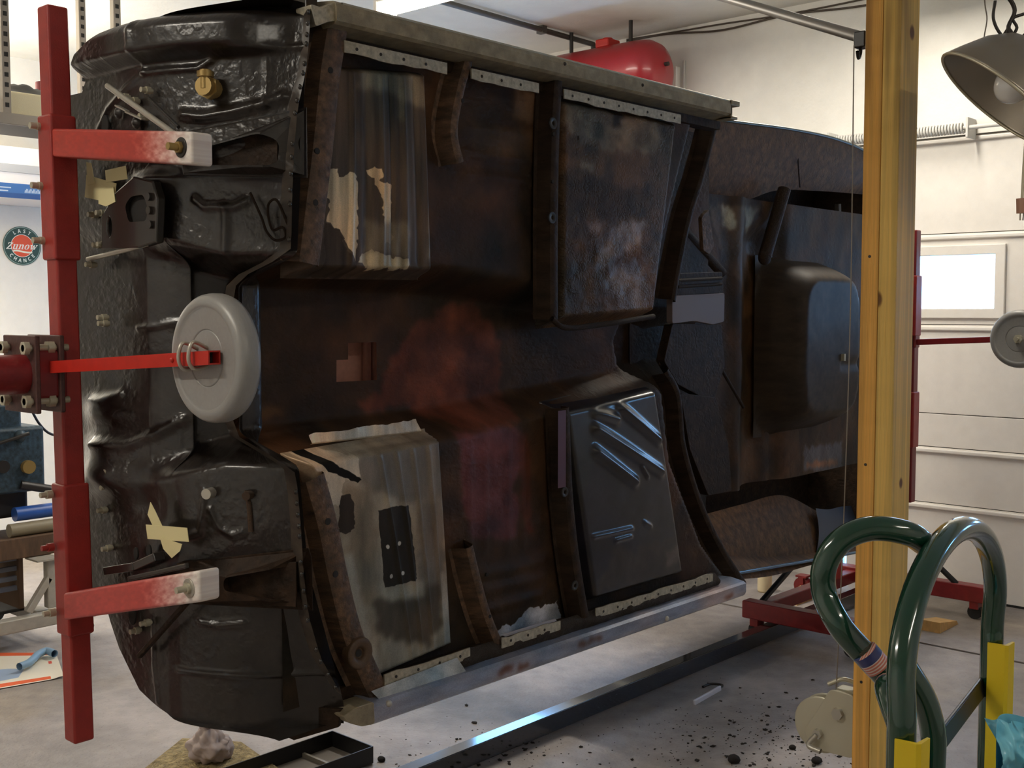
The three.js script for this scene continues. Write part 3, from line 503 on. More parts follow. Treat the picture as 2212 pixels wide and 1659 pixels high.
  part(car, 'trunk_brace', [bar(...[[4.343, 1.883, -2.4], [5.026, 1.91, -2.4]], 0.03, 0.02), bar(...[[4.795, 1.97, -2.4], [4.81, 1.808, -2.4]], 0.025, 0.02), bar(...[[4.409, 1.827, -2.35], [4.932, 1.857, -2.35]], 0.012, 0.01)], M.darkSteel);
  part(car, 'trunk_bolt', ball([4.651, 1.852, -2.38], 0.016), M.zinc);
  part(car, 'spare_clip', box(...(() => { const p = [4.351, 1.31, -2.14]; return [p[0] - 0.006, p[0] + 0.006, p[1] - 0.014, p[1] + 0.014, -2.15, -2.135]; })()), M.zinc);
  // upper wheel house panel and quarter skin
  const rusty = std('#ffffff', 0.75, 0, { map: mottle(98, 70, 44, 0.4, 0.45), bumpMap: sized(lump, 0.3), bumpScale: 0.001 });
  const botU = [[3.637, 1.89], [3.911, 1.915], [4.174, 1.978], [4.503, 2.002], [4.946, 2.02], [5.127, 2.024]];
  const along = (pts) => { const k = new THREE.CatmullRomCurve3(pts.map(([x, y]) => V(x, y, 0)), false, 'centripetal'); return (t) => { const p = k.getPoint(t); return [p.x, p.y]; }; };
  const sheet = (name, A, B, za, zb, m, label) => { const fa = along(A), fb = along(B); return part(car, name, grid(40, 14, (u, v) => { const a = fa(u), b = fb(u), x = lerp(a[0], b[0], v), y = lerp(a[1], b[1], v); return [x, y, lerp(za, zb, v) + 0.015 * Math.sin(PI * v), x, y]; }), m, label); };
  const yu = [[3.26, 2.172], [3.7, 2.19], [4.15, 2.212], [4.54, 2.214], [4.81, 2.188], [5.05, 2.12]], yl = [[3.26, 0.54], [3.745, 0.505], [4.2, 0.47], [4.833, 0.424], [5.05, 0.42]];
  const wu = sheet('wheel_house', yu.map(([x, y]) => [x, y - 0.004]), botU, -2.272, -2.36, rusty, 'rusty upper wheel house panel');
  part(wu, 'seam', [tube([[4.234, 2.198, -2.3], [4.245, 2.093, -2.3], [4.263, 1.993, -2.3]], 0.003, 20, 6)], M.undercoat);
  const skin = (name, ys, s, m, label) => part(car, name, grid(50, 16, (u, v) => { const x = lerp(3.26, 5.05, u), y = table(ys, x) + s * (0.02 * Math.sin(PI * v * 0.9) + 0.05 * v), z = -2.27 - 0.75 * v; return [x, y, z]; }), m, label);
  const q = skin('quarter_panel', yu, 1, std('#2c4a4a', 0.25, 0, { clearcoat: 0.8, side: THREE.DoubleSide }), 'upper quarter panel with green-blue paint on its edge');
  part(q, 'wheel_lip', tube(yu.map(([x, y]) => [x, y - 0.004, -2.272]), 0.006, 60, 8), std('#3a4a46', 0.3));
  const q2 = skin('quarter_panel', yl, -1, std('#27475c', 0.25, 0, { clearcoat: 0.8, side: THREE.DoubleSide }), 'lower quarter panel with blue paint on its edge');
  part(q2, 'wheel_lip', tube(yl.map(([x, y]) => [x, y + 0.004, -2.272]), 0.007, 60, 8), std('#2f5f80', 0.25, 0, { clearcoat: 0.8 }));
  // lower wheel house
  sheet('wheel_house', [[3.815, .704], [4.089, .709], [4.43, .707], [4.746, .598]], [[3.71, .565], [4.015, .505], [4.314, .457], [4.579, .423]], -2.45, -2.36, rusty, 'rusty lower wheel house panel');
  sheet('wheel_house', [[3.725, .572], [4.031, .516], [4.411, .464], [4.979, .422]], [[3.633, .503], [4.022, .451], [4.324, .44], [4.791, .425]], -2.36, -2.28, rusty);
  sheet('quarter_extension', [[4.636, .63], [4.758, .61], [4.893, .606], [5.181, .574]], [[4.566, .437], [4.686, .422], [4.82, .413], [5.103, .396]], -2.4, -2.36, std('#3c4654', 0.4), 'blue-grey quarter extension at the tail');
  part(car, 'tail_panel', [box(4.98, 5.0, 0.5, 2.1, -2.95, -2.32, 0.004)], M.undercoat);
}
// ---------------------------------------------------------------- car: firewall and toe board
const fwSec = [[0, 1.545, -2.03], [0.2, 1.5, -2.12], [0.42, 1.42, -2.27], [0.55, 1.393, -2.36], [1, 1.385, -2.75]];
const seamX = (y) => table([[0.6, 1.665], [0.64, 1.655], [0.93, 1.568], [1.22, 1.54], [1.57, 1.545], [2.15, 1.585]], y);
const fwTop = [[-2.644, 2.019], [-2.624, 2.049], [-2.585, 2.092], [-2.488, 2.127], [-2.347, 2.144]], fwBot = [[-2.599, .803], [-2.568, .746], [-2.532, .691], [-2.446, .608], [-2.317, .567]];
const hiY = (z) => (z > fwTop[4][0] ? lerp(fwTop[4][1], 2.165, sstep(fwTop[4][0], -2.05, z)) : table(fwTop, z)), loY = (z) => (z > fwBot[4][0] ? lerp(fwBot[4][1], 0.555, sstep(fwBot[4][0], -2.05, z)) : table(fwBot, z));
// pressed creases and beads, as [distance up from the seam, height] lines with their height and width
const toeRun = (l) => l.map(([b, y]) => [-b, y]), wallRun = (l) => l.map(([z, y]) => [0.3646 - 2.36 - z, y]);
const ridges = [
  [[...toeRun([[.034, 2.069], [-.076, 2.062], [-.176, 2.053]]), ...wallRun([[-2.222, 2.026], [-2.373, 2.029]])], 0.0084, 0.0068],
  [wallRun([[-2.369, 2.141], [-2.365, 2.084], [-2.373, 2.029], [-2.45, 2.004], [-2.529, 1.966], [-2.574, 1.923]]), 0.0055, 0.0068],
  [toeRun([[-.265, 1.928], [-.213, 1.922], [-.145, 1.93], [-.077, 1.945], [-.044, 1.96]]), 0.0121, 0.0119],
  [toeRun([[-.076, 2.045], [-.075, 1.986], [-.077, 1.945]]), 0.0044, 0.0068],
  [toeRun([[-.239, 1.744], [-.217, 1.727], [-.148, 1.725], [-.114, 1.737]]), 0.0077, 0.0085],
  [toeRun([[-.166, 1.722], [-.168, 1.652], [-.174, 1.571]]), 0.0066, 0.0102],
  [toeRun([[-.28, .99], [-.242, 1.003], [-.232, 1.056], [-.229, 1.098]]), 0.0055, 0.0068],
  [toeRun([[-.215, 1.057], [-.195, 1.016], [-.161, .999], [-.138, 1.009]]), 0.0055, 0.0068],
  [toeRun([[-.308, .682], [-.19, .682], [-.051, .68], [.061, .67]]), 0.0066, 0.00595],
  [toeRun([[-.246, .797], [-.199, .794], [-.141, .802]]), 0.0066, 0.0068],
  [wallRun([[-2.642, 1.285], [-2.592, 1.283], [-2.526, 1.302]]), 0.0088, 0.0102], [wallRun([[-2.608, 1.179], [-2.484, 1.185], [-2.405, 1.214], [-2.344, 1.248]]), 0.0099, 0.0102], [wallRun([[-2.461, 1.457], [-2.395, 1.464], [-2.306, 1.482]]), 0.0055, 0.0068],
  [wallRun([[-2.381, .788], [-2.381, .68], [-2.368, .596]]), 0.0044, 0.0068],
];
const ridgeAt = (q, y) => ridges.reduce((s, [l, h, w]) => { let d = 1; for (let i = 1; i < l.length; i++) d = Math.min(d, segDist(q, y, l[i - 1], l[i])); return d < w * 3 ? s + h * bump(d, w) : s; }, 0);
{
  const runLength = (s) => table([[0, 0], [0.2, 0.1006], [0.42, 0.2706], [0.55, 0.3646], [1, 0.7546]], s);
  const sec = (s) => [table(fwSec.map((p) => [p[0], p[1]]), s), table(fwSec.map((p) => [p[0], p[2]]), s)];
  const smooth = (s) => { const a = sec(Math.max(0, s - 0.04)), b = sec(Math.min(1, s + 0.04)), c = sec(s); return s < 0.04 || s > 0.96 ? c : [(a[0] + b[0] + c[0]) / 3, (a[1] + b[1] + c[1]) / 3]; };
  const g = grid(190, 380, (s, t) => {
    let [x, z] = smooth(s); const y = lerp(loY(z), hiY(z), t);
    x += (seamX(y) - 1.545) * (1 - sstep(0, 0.3, s));
    const hw = table([[0, 0.2], [0.3, 0.2], [0.6, 0.26], [1, 0.3]], s), dep = table([[0, 0.2], [0.3, 0.17], [0.5, 0.08], [0.62, 0.03], [1, 0.02]], s);
    const sunk = dep * (1 - sstep(hw - 0.04, hw + 0.04, Math.abs(y - TUN))), turn = sstep(0, 0.35, s);      // the shaft tunnel opens through the toe board
    x += 0.9 * sunk * turn; z -= sunk * lerp(1, s < 0.5 ? 0.435 : 0, turn);
    let d = 0;
    d += 0.05 * Math.pow(Math.max(0, sstep(2.045, 2.075, y) * (1 - sstep(2.11, 2.165, y))), 0.8) * sstep(0.05, 0.25, s);                        // rolled bulge along the top
    d -= 0.045 * sstep(2.13, 2.17, y);
    d += 0.02 * bump(y - 1.86, 0.03) * (1 - sstep(0.3, 0.5, s)) * 0.5;
    d += 0.03 * bump(y - 1.79, 0.02) * bump(s - 0.52, 0.08) + 0.05 * bump(y - 1.12, 0.05) * bump(s - 0.8, 0.12) + 0.035 * bump(y - 1.255, 0.045) * bump(s - 0.82, 0.1) + 0.03 * bump(y - 1.18, 0.03) * bump(s - 0.8, 0.1);
    d -= 0.02 * bump(y - 1.05, 0.06) * bump(s - 0.6, 0.1);
    d += ridgeAt(runLength(s), y);
    const n = s < 0.5 ? [-0.9, 0.435] : [-lerp(0.9, 1, sstep(0.5, 0.6, s)), lerp(0.435, 0, sstep(0.5, 0.6, s))];
    return [x + n[0] * d, y, z + n[1] * d, s * 0.75, y];
  });
  part(car, 'firewall', g, M.carBlack, 'glossy black firewall and toe board with lumpy sealer');
}
// pieces laid on the toe board plane ([b, y]) and on the upright firewall ([z, y])
const onToe = (g, off = 0) => { const B = V(0.4352, 0, 0.9003), N = V(-0.9003, 0, 0.4352); return g.applyMatrix4(new THREE.Matrix4().makeBasis(B, V(0, 1, 0), N)).translate(1.545 + N.x * off, 0, -2.03 + N.z * off); };
const onWall = (g, x = 1.386) => g.applyMatrix4(new THREE.Matrix4().makeBasis(V(0, 0, 1), V(0, 1, 0), V(-1, 0, 0))).translate(x, 0, 0);
const toeAt = ([b, y], off) => [1.545 + 0.4352 * b - 0.9003 * off, y, -2.03 + 0.9003 * b + 0.4352 * off];
{
  const taper = (g) => { const p = g.attributes.position; for (let i = 0; i < p.count; i++) p.setZ(i, p.getZ(i) * Math.max(0.05, Math.min(1, -p.getX(i) / 0.06))); g.computeVertexNormals(); return g; };   // the box runs out at the seam
  // boxed toe braces with a long oval opening
  const oval = rounded([[-.192, 1.851], [-.065, 1.876], [-.03, 1.863], [-.033, 1.816], [-.049, 1.808], [-.193, 1.813]], 0.03), br = part(car, 'toe_brace', onToe(taper(plate([[-.262, 1.88], [.016, 1.928], [.015, 1.791], [-.246, 1.798]], 0.05, [oval], 0.006)), -0.017), M.carBlack, 'upper boxed toe brace with a long oval opening');
  part(br, 'inner_plate', onToe(plate([[-.217, 1.874], [-.037, 1.882], [-.038, 1.803], [-.218, 1.809]], 0.004), 0.003), M.undercoat);
  const oval2 = rounded([[-.165, .911], [-.035, .94], [.01, .93], [.002, .884], [-.036, .866], [-.166, .883]], 0.03), br2 = part(car, 'toe_brace', onToe(taper(plate([[-.278, .931], [.01, .971], [.016, .956], [.017, .845], [-.242, .851]], 0.05, [oval2], 0.006)), -0.017), M.undercoat, 'lower boxed toe brace with a long oval opening');
  part(br2, 'inner_plate', onToe(plate([[-.2, .921], [-.005, .949], [-.007, .851], [-.201, .847]], 0.004), 0.003), M.undercoat);
  // seam flange between firewall and floor, with its row of spot welds
  const seam = [[1.573, 2.141, -2.01], [1.567, 2.072, -2.01], [1.559, 2.012, -2.01], [1.535, 1.926, -2.01], [1.524, 1.833, -2.01], [1.518, 1.735, -2.01], [1.514, 1.628, -2.01], [1.508, 1.549, -2.01], [1.488, 1.471, -2.01], [1.484, 1.373, -2.01], [1.485, 1.294, -2.01], [1.515, 1.182, -2.01], [1.526, 1.091, -2.01], [1.532, 1.019, -2.01], [1.536, .937, -2.01], [1.549, .832, -2.01], [1.581, .732, -2.01], [1.639, .634, -2.01]];
  part(car, 'seam_flange', grid(seam.length * 3, 1, (u, v) => { const k = u * (seam.length - 1), i = Math.min(seam.length - 2, Math.floor(k)), t = k - i, y = lerp(seam[i][1], seam[i + 1][1], t), w = TUN - y, dz = -tunnelDepth(1.55) * (1 - sstep(0.165, 0.245, Math.abs(w))); return [lerp(seam[i][0], seam[i + 1][0], t) + (v ? 0 : 0.012), y, -2.06 + dz + v * 0.055]; }), std('#ffffff', 0.35, 0, { map: mottle(70, 62, 54, 0.3, 0.3), side: THREE.DoubleSide, clearcoat: 0.4 }), 'spot-welded seam flange');
  for (let k = 0; k < seam.length - 1; k++) for (const t of [0.1, 0.45, 0.8]) { const y = lerp(seam[k][1], seam[k + 1][1], t); if (Math.abs(y - TUN) > 0.25 && (k * 3 + t * 10) % 2 < 1.4) part(car, 'weld', ball([lerp(seam[k][0], seam[k + 1][0], t) - 0.004, y, -2.008], 0.006, 0.7, 1, 0.7), M.carSmooth); }
  const line = (pts, r, m = M.carSmooth, name = 'crease') => part(car, name, tube(pts, r, 40, 8), m);
  line([[-.125, 1.102], [-.12, 1.061], [-.117, 1.01]].map((p) => toeAt(p, 0.002)), 0.006, M.rust, 'rust_run');
  line([[1.375, 1.621, -2.612], [1.375, 1.633, -2.482], [1.375, 1.643, -2.379], [1.375, 1.648, -2.336]], 0.006, M.steel, 'bright_strip');
  
  // rods, wire, plugs, studs, brass fitting
  part(car, 'wiper_rod', rod(...[[1.33, 1.998, -2.421], [1.33, 1.864, -2.15]], 0.0065), M.steel, 'bright steel rod across the upper firewall');
  part(car, 'link_rod', rod(...[[1.36, 1.96, -2.299], [1.36, 1.886, -2.184]], 0.004), M.darkSteel);
  part(car, 'flat_link', [bar(...[[1.36, 1.96, -2.436], [1.36, 1.943, -2.391]], 0.012, 0.004), bar(...[[1.36, 1.941, -2.393], [1.36, 1.917, -2.323]], 0.012, 0.004)], M.steel);
  part(car, 'wire_hook', tube([[-.097, 1.753], [-.07, 1.698], [-.058, 1.668], [-.038, 1.65], [-.014, 1.656], [-.02, 1.677], [-.044, 1.672], [-.053, 1.727], [-.037, 1.737], [-.005, 1.677]].map((p) => toeAt(p, 0.02)), 0.003, 80, 6), M.undercoat);
  for (const [z, y, r] of [[-2.467, 1.951], [-2.391, 1.92]].map((p) => [...p, 0.014])) part(car, 'plug', [onWall(new THREE.LatheGeometry([[0, 0.01], [0.006, 0.01], [0.008, 0.006], [0.012, 0.006], [0.015, 0]].map(([a, b]) => new THREE.Vector2(a, b)), 20).rotateX(PI / 2).translate(z, y, 0), 1.383)], M.darkSteel);
  for (const [z, y] of [[-2.583, 1.725], [-2.546, 1.727], [-2.565, 1.653], [-2.543, 1.654], [-2.6, 1.608], [-2.55, 1.483], [-2.547, 1.469], [-2.385, .782], [-2.431, .755], [-2.595, 1.118], [-2.534, 1.119], [-2.553, 1.079], [-2.571, 1.022], [-2.553, .932], [-2.346, 1.928], [-2.431, 1.981], [-2.336, 1.984], [-2.391, 1.968]]) part(car, 'stud', [rod([1.39, y, z], [1.362, y, z], 0.006), hexNut([1.385, y, z], [1.374, y, z], 0.009)], M.zinc);
  const bolts = [[-.211, 1.094], [-.118, 1.092]]; part(car, 'cap_screw', rod(toeAt(bolts[0], 0), toeAt(bolts[0], 0.03), 0.012), M.steel); part(car, 'cap_screw', rod(toeAt(bolts[1], 0), toeAt(bolts[1], 0.02), 0.01), M.rust);
  const bf = [[-.189, 1.98]][0];
  part(car, 'brass_fitting', [rod(toeAt(bf, 0), toeAt(bf, 0.05), 0.02), hexNut(toeAt(bf, 0.02), toeAt(bf, 0.035), 0.026), rod(toeAt([bf[0], bf[1] - 0.005], 0.04), toeAt([bf[0], bf[1] + 0.035], 0.04), 0.012), hexNut(toeAt([bf[0], bf[1] + 0.02], 0.04), toeAt([bf[0], bf[1] + 0.032], 0.04), 0.018)], M.brass, 'weathered brass fitting');
  // steering opening and its plate
  const hole1 = rounded([[-2.423, 1.736], [-2.396, 1.755], [-2.343, 1.756], [-2.325, 1.725], [-2.333, 1.697], [-2.408, 1.698]], 0.012), hole2 = ring(...[-2.495, 1.692], 0.014, 0.026);
  const sp = part(car, 'column_plate', onWall(plate([[-2.467, 1.764], [-2.385, 1.795], [-2.307, 1.779], [-2.29, 1.743], [-2.3, 1.652], [-2.371, 1.643], [-2.531, 1.644], [-2.528, 1.715]], 0.014, [hole1, hole2], 0.004), 1.385), M.carSmooth, 'plate around the steering column opening');
  part(sp, 'opening', onWall(plate([[-2.442, 1.768], [-2.317, 1.765], [-2.32, 1.684], [-2.445, 1.69]], 0.002), 1.384), M.darkgap);
  part(sp, 'opening', onWall(plate(ring(...[-2.495, 1.692], 0.02, 0.032), 0.002), 1.384), M.darkgap);
  for (const c of [[-2.314, 1.749], [-2.313, 1.719], [-2.311, 1.688]]) part(sp, 'notch_bolt', [rod([1.372, c[1], c[0]], [1.36, c[1], c[0]], 0.009)], M.carSmooth);
  for (const [z, y] of [[-2.524, 1.927], [-2.45, .789]]) part(car, 'access_hole', onWall(plate(ring(z, y, 0.014, 0.023), 0.002), 1.381), M.darkgap);
  for (const [z, y] of [[-2.424, .938], [-2.367, .952]]) part(car, 'slot', onWall(plate(ring(z, y, 0.008, 0.013), 0.002), 1.379), M.darkgap);
  part(car, 'ledge', [bar(...[[1.37, .882, -2.537], [1.37, .914, -2.399]], 0.03, 0.02), bar(...[[1.37, .914, -2.399], [1.37, .949, -2.309]], 0.03, 0.02), bar(...[[1.36, .882, -2.424], [1.36, .949, -2.18]], 0.012, 0.012)], M.carSmooth);
  part(car, 'lower_strut', bar(...[[1.36, .706, -2.39], [1.36, .869, -2.183]], 0.012, 0.012), M.undercoat);
  // cowl side and hinge pillar behind the upper corner
  const side = rounded([[-2.373, 2.197], [-2.28, 2.192], [-2.157, 2.212], [-2.044, 2.211], [-2.045, 2.132], [-2.158, 2.151]], 0.01);
  part(car, 'cowl_side', onWall(plate(side, 0.03), 1.62), M.carSmooth, 'black cowl side at the upper corner');
  for (const fy of [hiY, loY]) part(car, 'cowl_return', grid(2, 40, (u, v) => { const z = lerp(-2.75, -2.05, v); return [lerp(1.4, 1.66, u) + 0.1 * sstep(-2.3, -2.05, z) * (1 - u), fy(z), z]; }), M.carSmooth);
  const wing = [[-.159, .543], [-.064, .512], [.047, .554], [.053, .593], [-.063, .593]];
  part(car, 'cowl_side', onToe(plate(wing, 0.012), -0.1), M.undercoat);
}
// masking tape stuck to the firewall
{
  const strip = (t, pts, x, fold = 0) => part(t, 'tape_strip', onWall(plate(pts, 0.0012, [], 0), x), M.tape);
  const a = thing('masking_tape', 'torn masking tape stuck to the upper firewall beside the red upright', 'tape', [1.37, 1.8, -2.62]);
  strip(a, [[-2.598, 1.819], [-2.462, 1.789], [-2.473, 1.744], [-2.609, 1.767]], 1.37); strip(a, [[-2.593, 1.848], [-2.571, 1.844], [-2.556, 1.796], [-2.591, 1.794]], 1.368); strip(a, [[-2.507, 1.822], [-2.416, 1.825], [-2.409, 1.795], [-2.504, 1.794]], 1.368); strip(a, [[-2.536, 1.777], [-2.468, 1.781], [-2.461, 1.747], [-2.503, 1.739], [-2.537, 1.747]], 1.366);
  const b = thing('masking_tape', 'crossed masking tape stuck low on the firewall above the pink arm', 'tape', [1.37, 0.97, -2.43]);
  strip(b, [[-2.342, 1.068], [-2.323, 1.05], [-2.29, 1.014], [-2.31, .989], [-2.355, 1.038]], 1.37); strip(b, [[-2.36, 1.015], [-2.191, 1.029], [-2.185, .999], [-2.354, .983]], 1.368); strip(b, [[-2.299, .995], [-2.209, .991], [-2.217, .975], [-2.251, .954], [-2.285, .97]], 1.366);
}

// ---------------------------------------------------------------- rotisserie: front stand, rail, rear stand
const AXIS = 1.355, SX = 1.3, SZ = -2.585;
const sq = (x0, x1, y0, y1, z0, z1) => box(x0, x1, y0, y1, z0, z1, 0.006);
const tubeEnd = (cx, cz, w, y, d) => box(cx - w, cx + w, y, y + d, cz - w, cz + w);
{
  const t = thing('rotisserie_stand', 'red square-tube rotisserie head bolted to the firewall end of the car', 'rotisserie', [0.85, 0, SZ]);
  const hw = 0.0255, HW = 0.032, lean = (g) => g.applyMatrix4(new THREE.Matrix4().set(1, -0.013, 0, 0.013 * AXIS, 0, 1, 0, 0, 0, 0, 1, 0, 0, 0, 0, 1));   // the head leans a little
  part(t, 'upright', [lean(sq(SX - hw, SX + hw, 0.475, 2.19, SZ - hw, SZ + hw))], M.red, 'tall red square-tube upright');
  for (const [a, b, label] of [[1.615, 1.945, 'upper red sleeve on the upright'], [0.735, 1.095, 'lower red sleeve on the upright']]) part(t, 'sleeve', lean(sq(SX - HW, SX + HW, a, b, SZ - HW, SZ + HW)), M.red, label);
  // arms reach along z to the toe braces; their colour turns whitish, with grain, towards the ends
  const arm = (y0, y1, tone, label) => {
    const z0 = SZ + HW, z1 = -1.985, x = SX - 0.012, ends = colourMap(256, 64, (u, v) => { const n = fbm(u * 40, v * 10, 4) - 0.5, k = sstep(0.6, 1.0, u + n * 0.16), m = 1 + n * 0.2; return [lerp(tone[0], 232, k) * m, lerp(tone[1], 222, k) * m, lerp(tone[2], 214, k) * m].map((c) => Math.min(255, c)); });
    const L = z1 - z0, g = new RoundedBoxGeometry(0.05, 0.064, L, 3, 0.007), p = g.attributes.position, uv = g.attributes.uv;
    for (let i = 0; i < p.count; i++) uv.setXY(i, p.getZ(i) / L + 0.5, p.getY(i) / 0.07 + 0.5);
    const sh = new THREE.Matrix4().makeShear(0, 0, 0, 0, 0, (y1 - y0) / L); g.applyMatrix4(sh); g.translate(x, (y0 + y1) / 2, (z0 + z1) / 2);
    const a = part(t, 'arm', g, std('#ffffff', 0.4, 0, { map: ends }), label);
    const bz = z1 - 0.035, by = lerp(y0, y1, (bz - z0) / L);
    return [a, x - 0.025, by, bz];
  };
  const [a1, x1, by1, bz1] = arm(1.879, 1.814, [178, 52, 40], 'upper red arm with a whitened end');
  part(a1, 'washer', washer([x1 + 0.001, by1, bz1], [x1 - 0.003, by1, bz1], 0.02, 0.008), M.darkSteel); part(a1, 'bolt', [rod([x1 + 0.05, by1, bz1], [x1 - 0.03, by1, bz1], 0.0075), hexNut([x1, by1, bz1], [x1 - 0.01, by1, bz1], 0.012)], M.brass);
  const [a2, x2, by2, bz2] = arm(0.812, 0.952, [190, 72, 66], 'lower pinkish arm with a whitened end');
  part(a2, 'washer', washer([x2 + 0.001, by2, bz2], [x2 - 0.003, by2, bz2], 0.02, 0.008), M.steel); part(a2, 'bolt', [rod([x2 + 0.05, by2, bz2], [x2 - 0.03, by2, bz2], 0.0065), hexNut([x2, by2, bz2], [x2 - 0.009, by2, bz2], 0.012)], M.zinc);
  // counterweight bar, open square tube
  const bx = SX - 0.05, e = [1.25, 1.41, -1.9], s = [bx, 1.368, SZ - 0.0], hollow = [[-0.0135, -0.0135], [0.0135, -0.0135], [0.0135, 0.0135], [-0.0135, 0.0135]], inner = hollow.map(([a, b]) => [a * 0.78, b * 0.78]);
  { const L = e[2] - s[2] + 0.002; const g = new THREE.ExtrudeGeometry(shape2(hollow, [inner]), { depth: L, bevelEnabled: false }); g.applyMatrix4(new THREE.Matrix4().makeShear(0, 0, 0, 0, 0, (e[1] - s[1]) / L)); g.translate(bx, s[1], s[2]);
    const b = part(t, 'weight_bar', metric(g), M.redBright, 'bright red square-tube bar'); part(b, 'clamp_bolt', ball([bx - 0.013, lerp(s[1], e[1], 0.82), lerp(s[2], e[2], 0.82)], 0.006), M.redBright); part(b, 'weld', ball([bx + 0.003, s[1] + 0.014, s[2] + 0.03], 0.012, 1, 0.6, 1), M.redBright);
    part(b, 'bar_cavity', box(bx - 0.0105, bx + 0.0105, e[1] - 0.0105, e[1] + 0.0105, e[2] - 0.03, e[2] - 0.02), M.darkgap); }
  // set screws on the sleeves
  for (const y of [1.92, 1.785, 1.66]) { part(t, 'set_screw', [rod([SX - HW, y, SZ - 0.02], [SX - HW - 0.014, y, SZ - 0.02], 0.009), hexNut([SX - HW - 0.012, y, SZ - 0.02], [SX - HW - 0.03, y, SZ - 0.02], 0.008)], M.zinc); }
  for (const y of [1.07, 0.945, 0.79]) { part(t, 'set_screw', [rod([SX - HW, y, SZ - 0.02], [SX - HW - 0.014, y, SZ - 0.02], 0.01), hexNut([SX - HW - 0.012, y, SZ - 0.02], [SX - HW - 0.028, y, SZ - 0.02], 0.007)], y === 0.945 ? M.red : M.zinc); }
  // hub: bolted plates, bearing and mast
  for (const [x, w] of [[1.262, 0.006], [1.205, 0.006]]) part(t, 'hub_plate', box(x - w, x + w, AXIS - 0.088, AXIS + 0.088, SZ - 0.1, SZ + 0.06, 0.003), std('#ffffff', 0.5, 0.3, { map: mottle(92, 64, 60, 0.2, 0.2) }), 'dark bolted hub plate');
  part(t, 'hub_block', [box(1.2, 1.28, AXIS - 0.055, AXIS + 0.055, SZ - 0.05, SZ + 0.05, 0.008), rod([0.8, AXIS, SZ], [1.2, AXIS, SZ], 0.045)], M.redDark);
  for (const y of [-0.06, 0.06]) for (const z of [-0.07, 0.04]) part(t, 'hub_bolt', [rod([1.18, AXIS + y, SZ + z], [1.285, AXIS + y, SZ + z], 0.008), hexNut([1.192, AXIS + y, SZ + z], [1.18, AXIS + y, SZ + z], 0.016), hexNut([1.235, AXIS + y, SZ + z], [1.25, AXIS + y, SZ + z], 0.016)], M.zinc);
  part(t, 'mast', [sq(0.81, 0.89, 0.12, AXIS + 0.1, SZ - 0.04, SZ + 0.04), bar([0.85, 0.2, SZ], [0.85, 0.75, SZ], 0.06, 0.06)], M.red);
  part(t, 'foot_beam', sq(0.81, 0.89, 0.08, 0.15, SZ - 0.55, SZ + 0.45), M.red);
  for (const z of [-0.5, 0.4]) part(t, 'caster', [rod([0.83, 0.045, SZ + z], [0.87, 0.045, SZ + z], 0.045), box(0.82, 0.88, 0.05, 0.085, SZ + z - 0.02, SZ + z + 0.02)], M.rubber);
}
function weightPlate(label, [x, y, z], r, w, material) {
  const t = thing('weight_plate', label, 'weight plate', [x, y - r, z], 'counterweights on the rotisserie');
  const p = [[0.012, 0], [r * 0.42, 0], [r * 0.43, 0.003], [r * 0.45, 0.003], [r * 0.46, 0], [r * 0.78, 0], [r * 0.8, -0.004], [r * 0.86, -0.005], [r * 0.94, -0.002], [r * 0.985, 0.006], [r, 0.016], [r, w - 0.008], [r * 0.98, w], [0.012, w], [0.012, 0]].map(([a, b]) => new THREE.Vector2(a, b));
  part(t, 'disc', new THREE.LatheGeometry(p, 72).rotateZ(-PI / 2).translate(x, y, z), material);
  return t;
}
{
  const c = [1.275, 1.406, -1.954], t = weightPlate('large grey plastic weight plate hanging on the red bar near the firewall', [1.268, c[1], c[2]], 0.127, 0.04, M.plateGrey);
  part(t, 'u_bolt', [tube([[1.27, c[1] + 0.018, c[2] - 0.03], [1.236, c[1] + 0.03, c[2] - 0.03], [1.226, c[1], c[2] - 0.03], [1.236, c[1] - 0.02, c[2] - 0.03], [1.27, c[1] - 0.016, c[2] - 0.03]], 0.004, 30, 8), tube([[1.27, c[1] + 0.02, c[2] + 0.005], [1.236, c[1] + 0.032, c[2] + 0.005], [1.226, c[1], c[2] + 0.005], [1.236, c[1] - 0.018, c[2] + 0.005], [1.27, c[1] - 0.014, c[2] + 0.005]], 0.004, 30, 8)], M.steel);
}
{
  const t = single('steel_rail', 'long black square steel rail lying along the floor under the car', 'rail', [box(0.9, 5.6, 0.012, 0.077, -2.636, -2.58, 0.003)], std('#121114', 0.14, 0, { clearcoat: 0.9, clearcoatRoughness: 0.06 }));
}
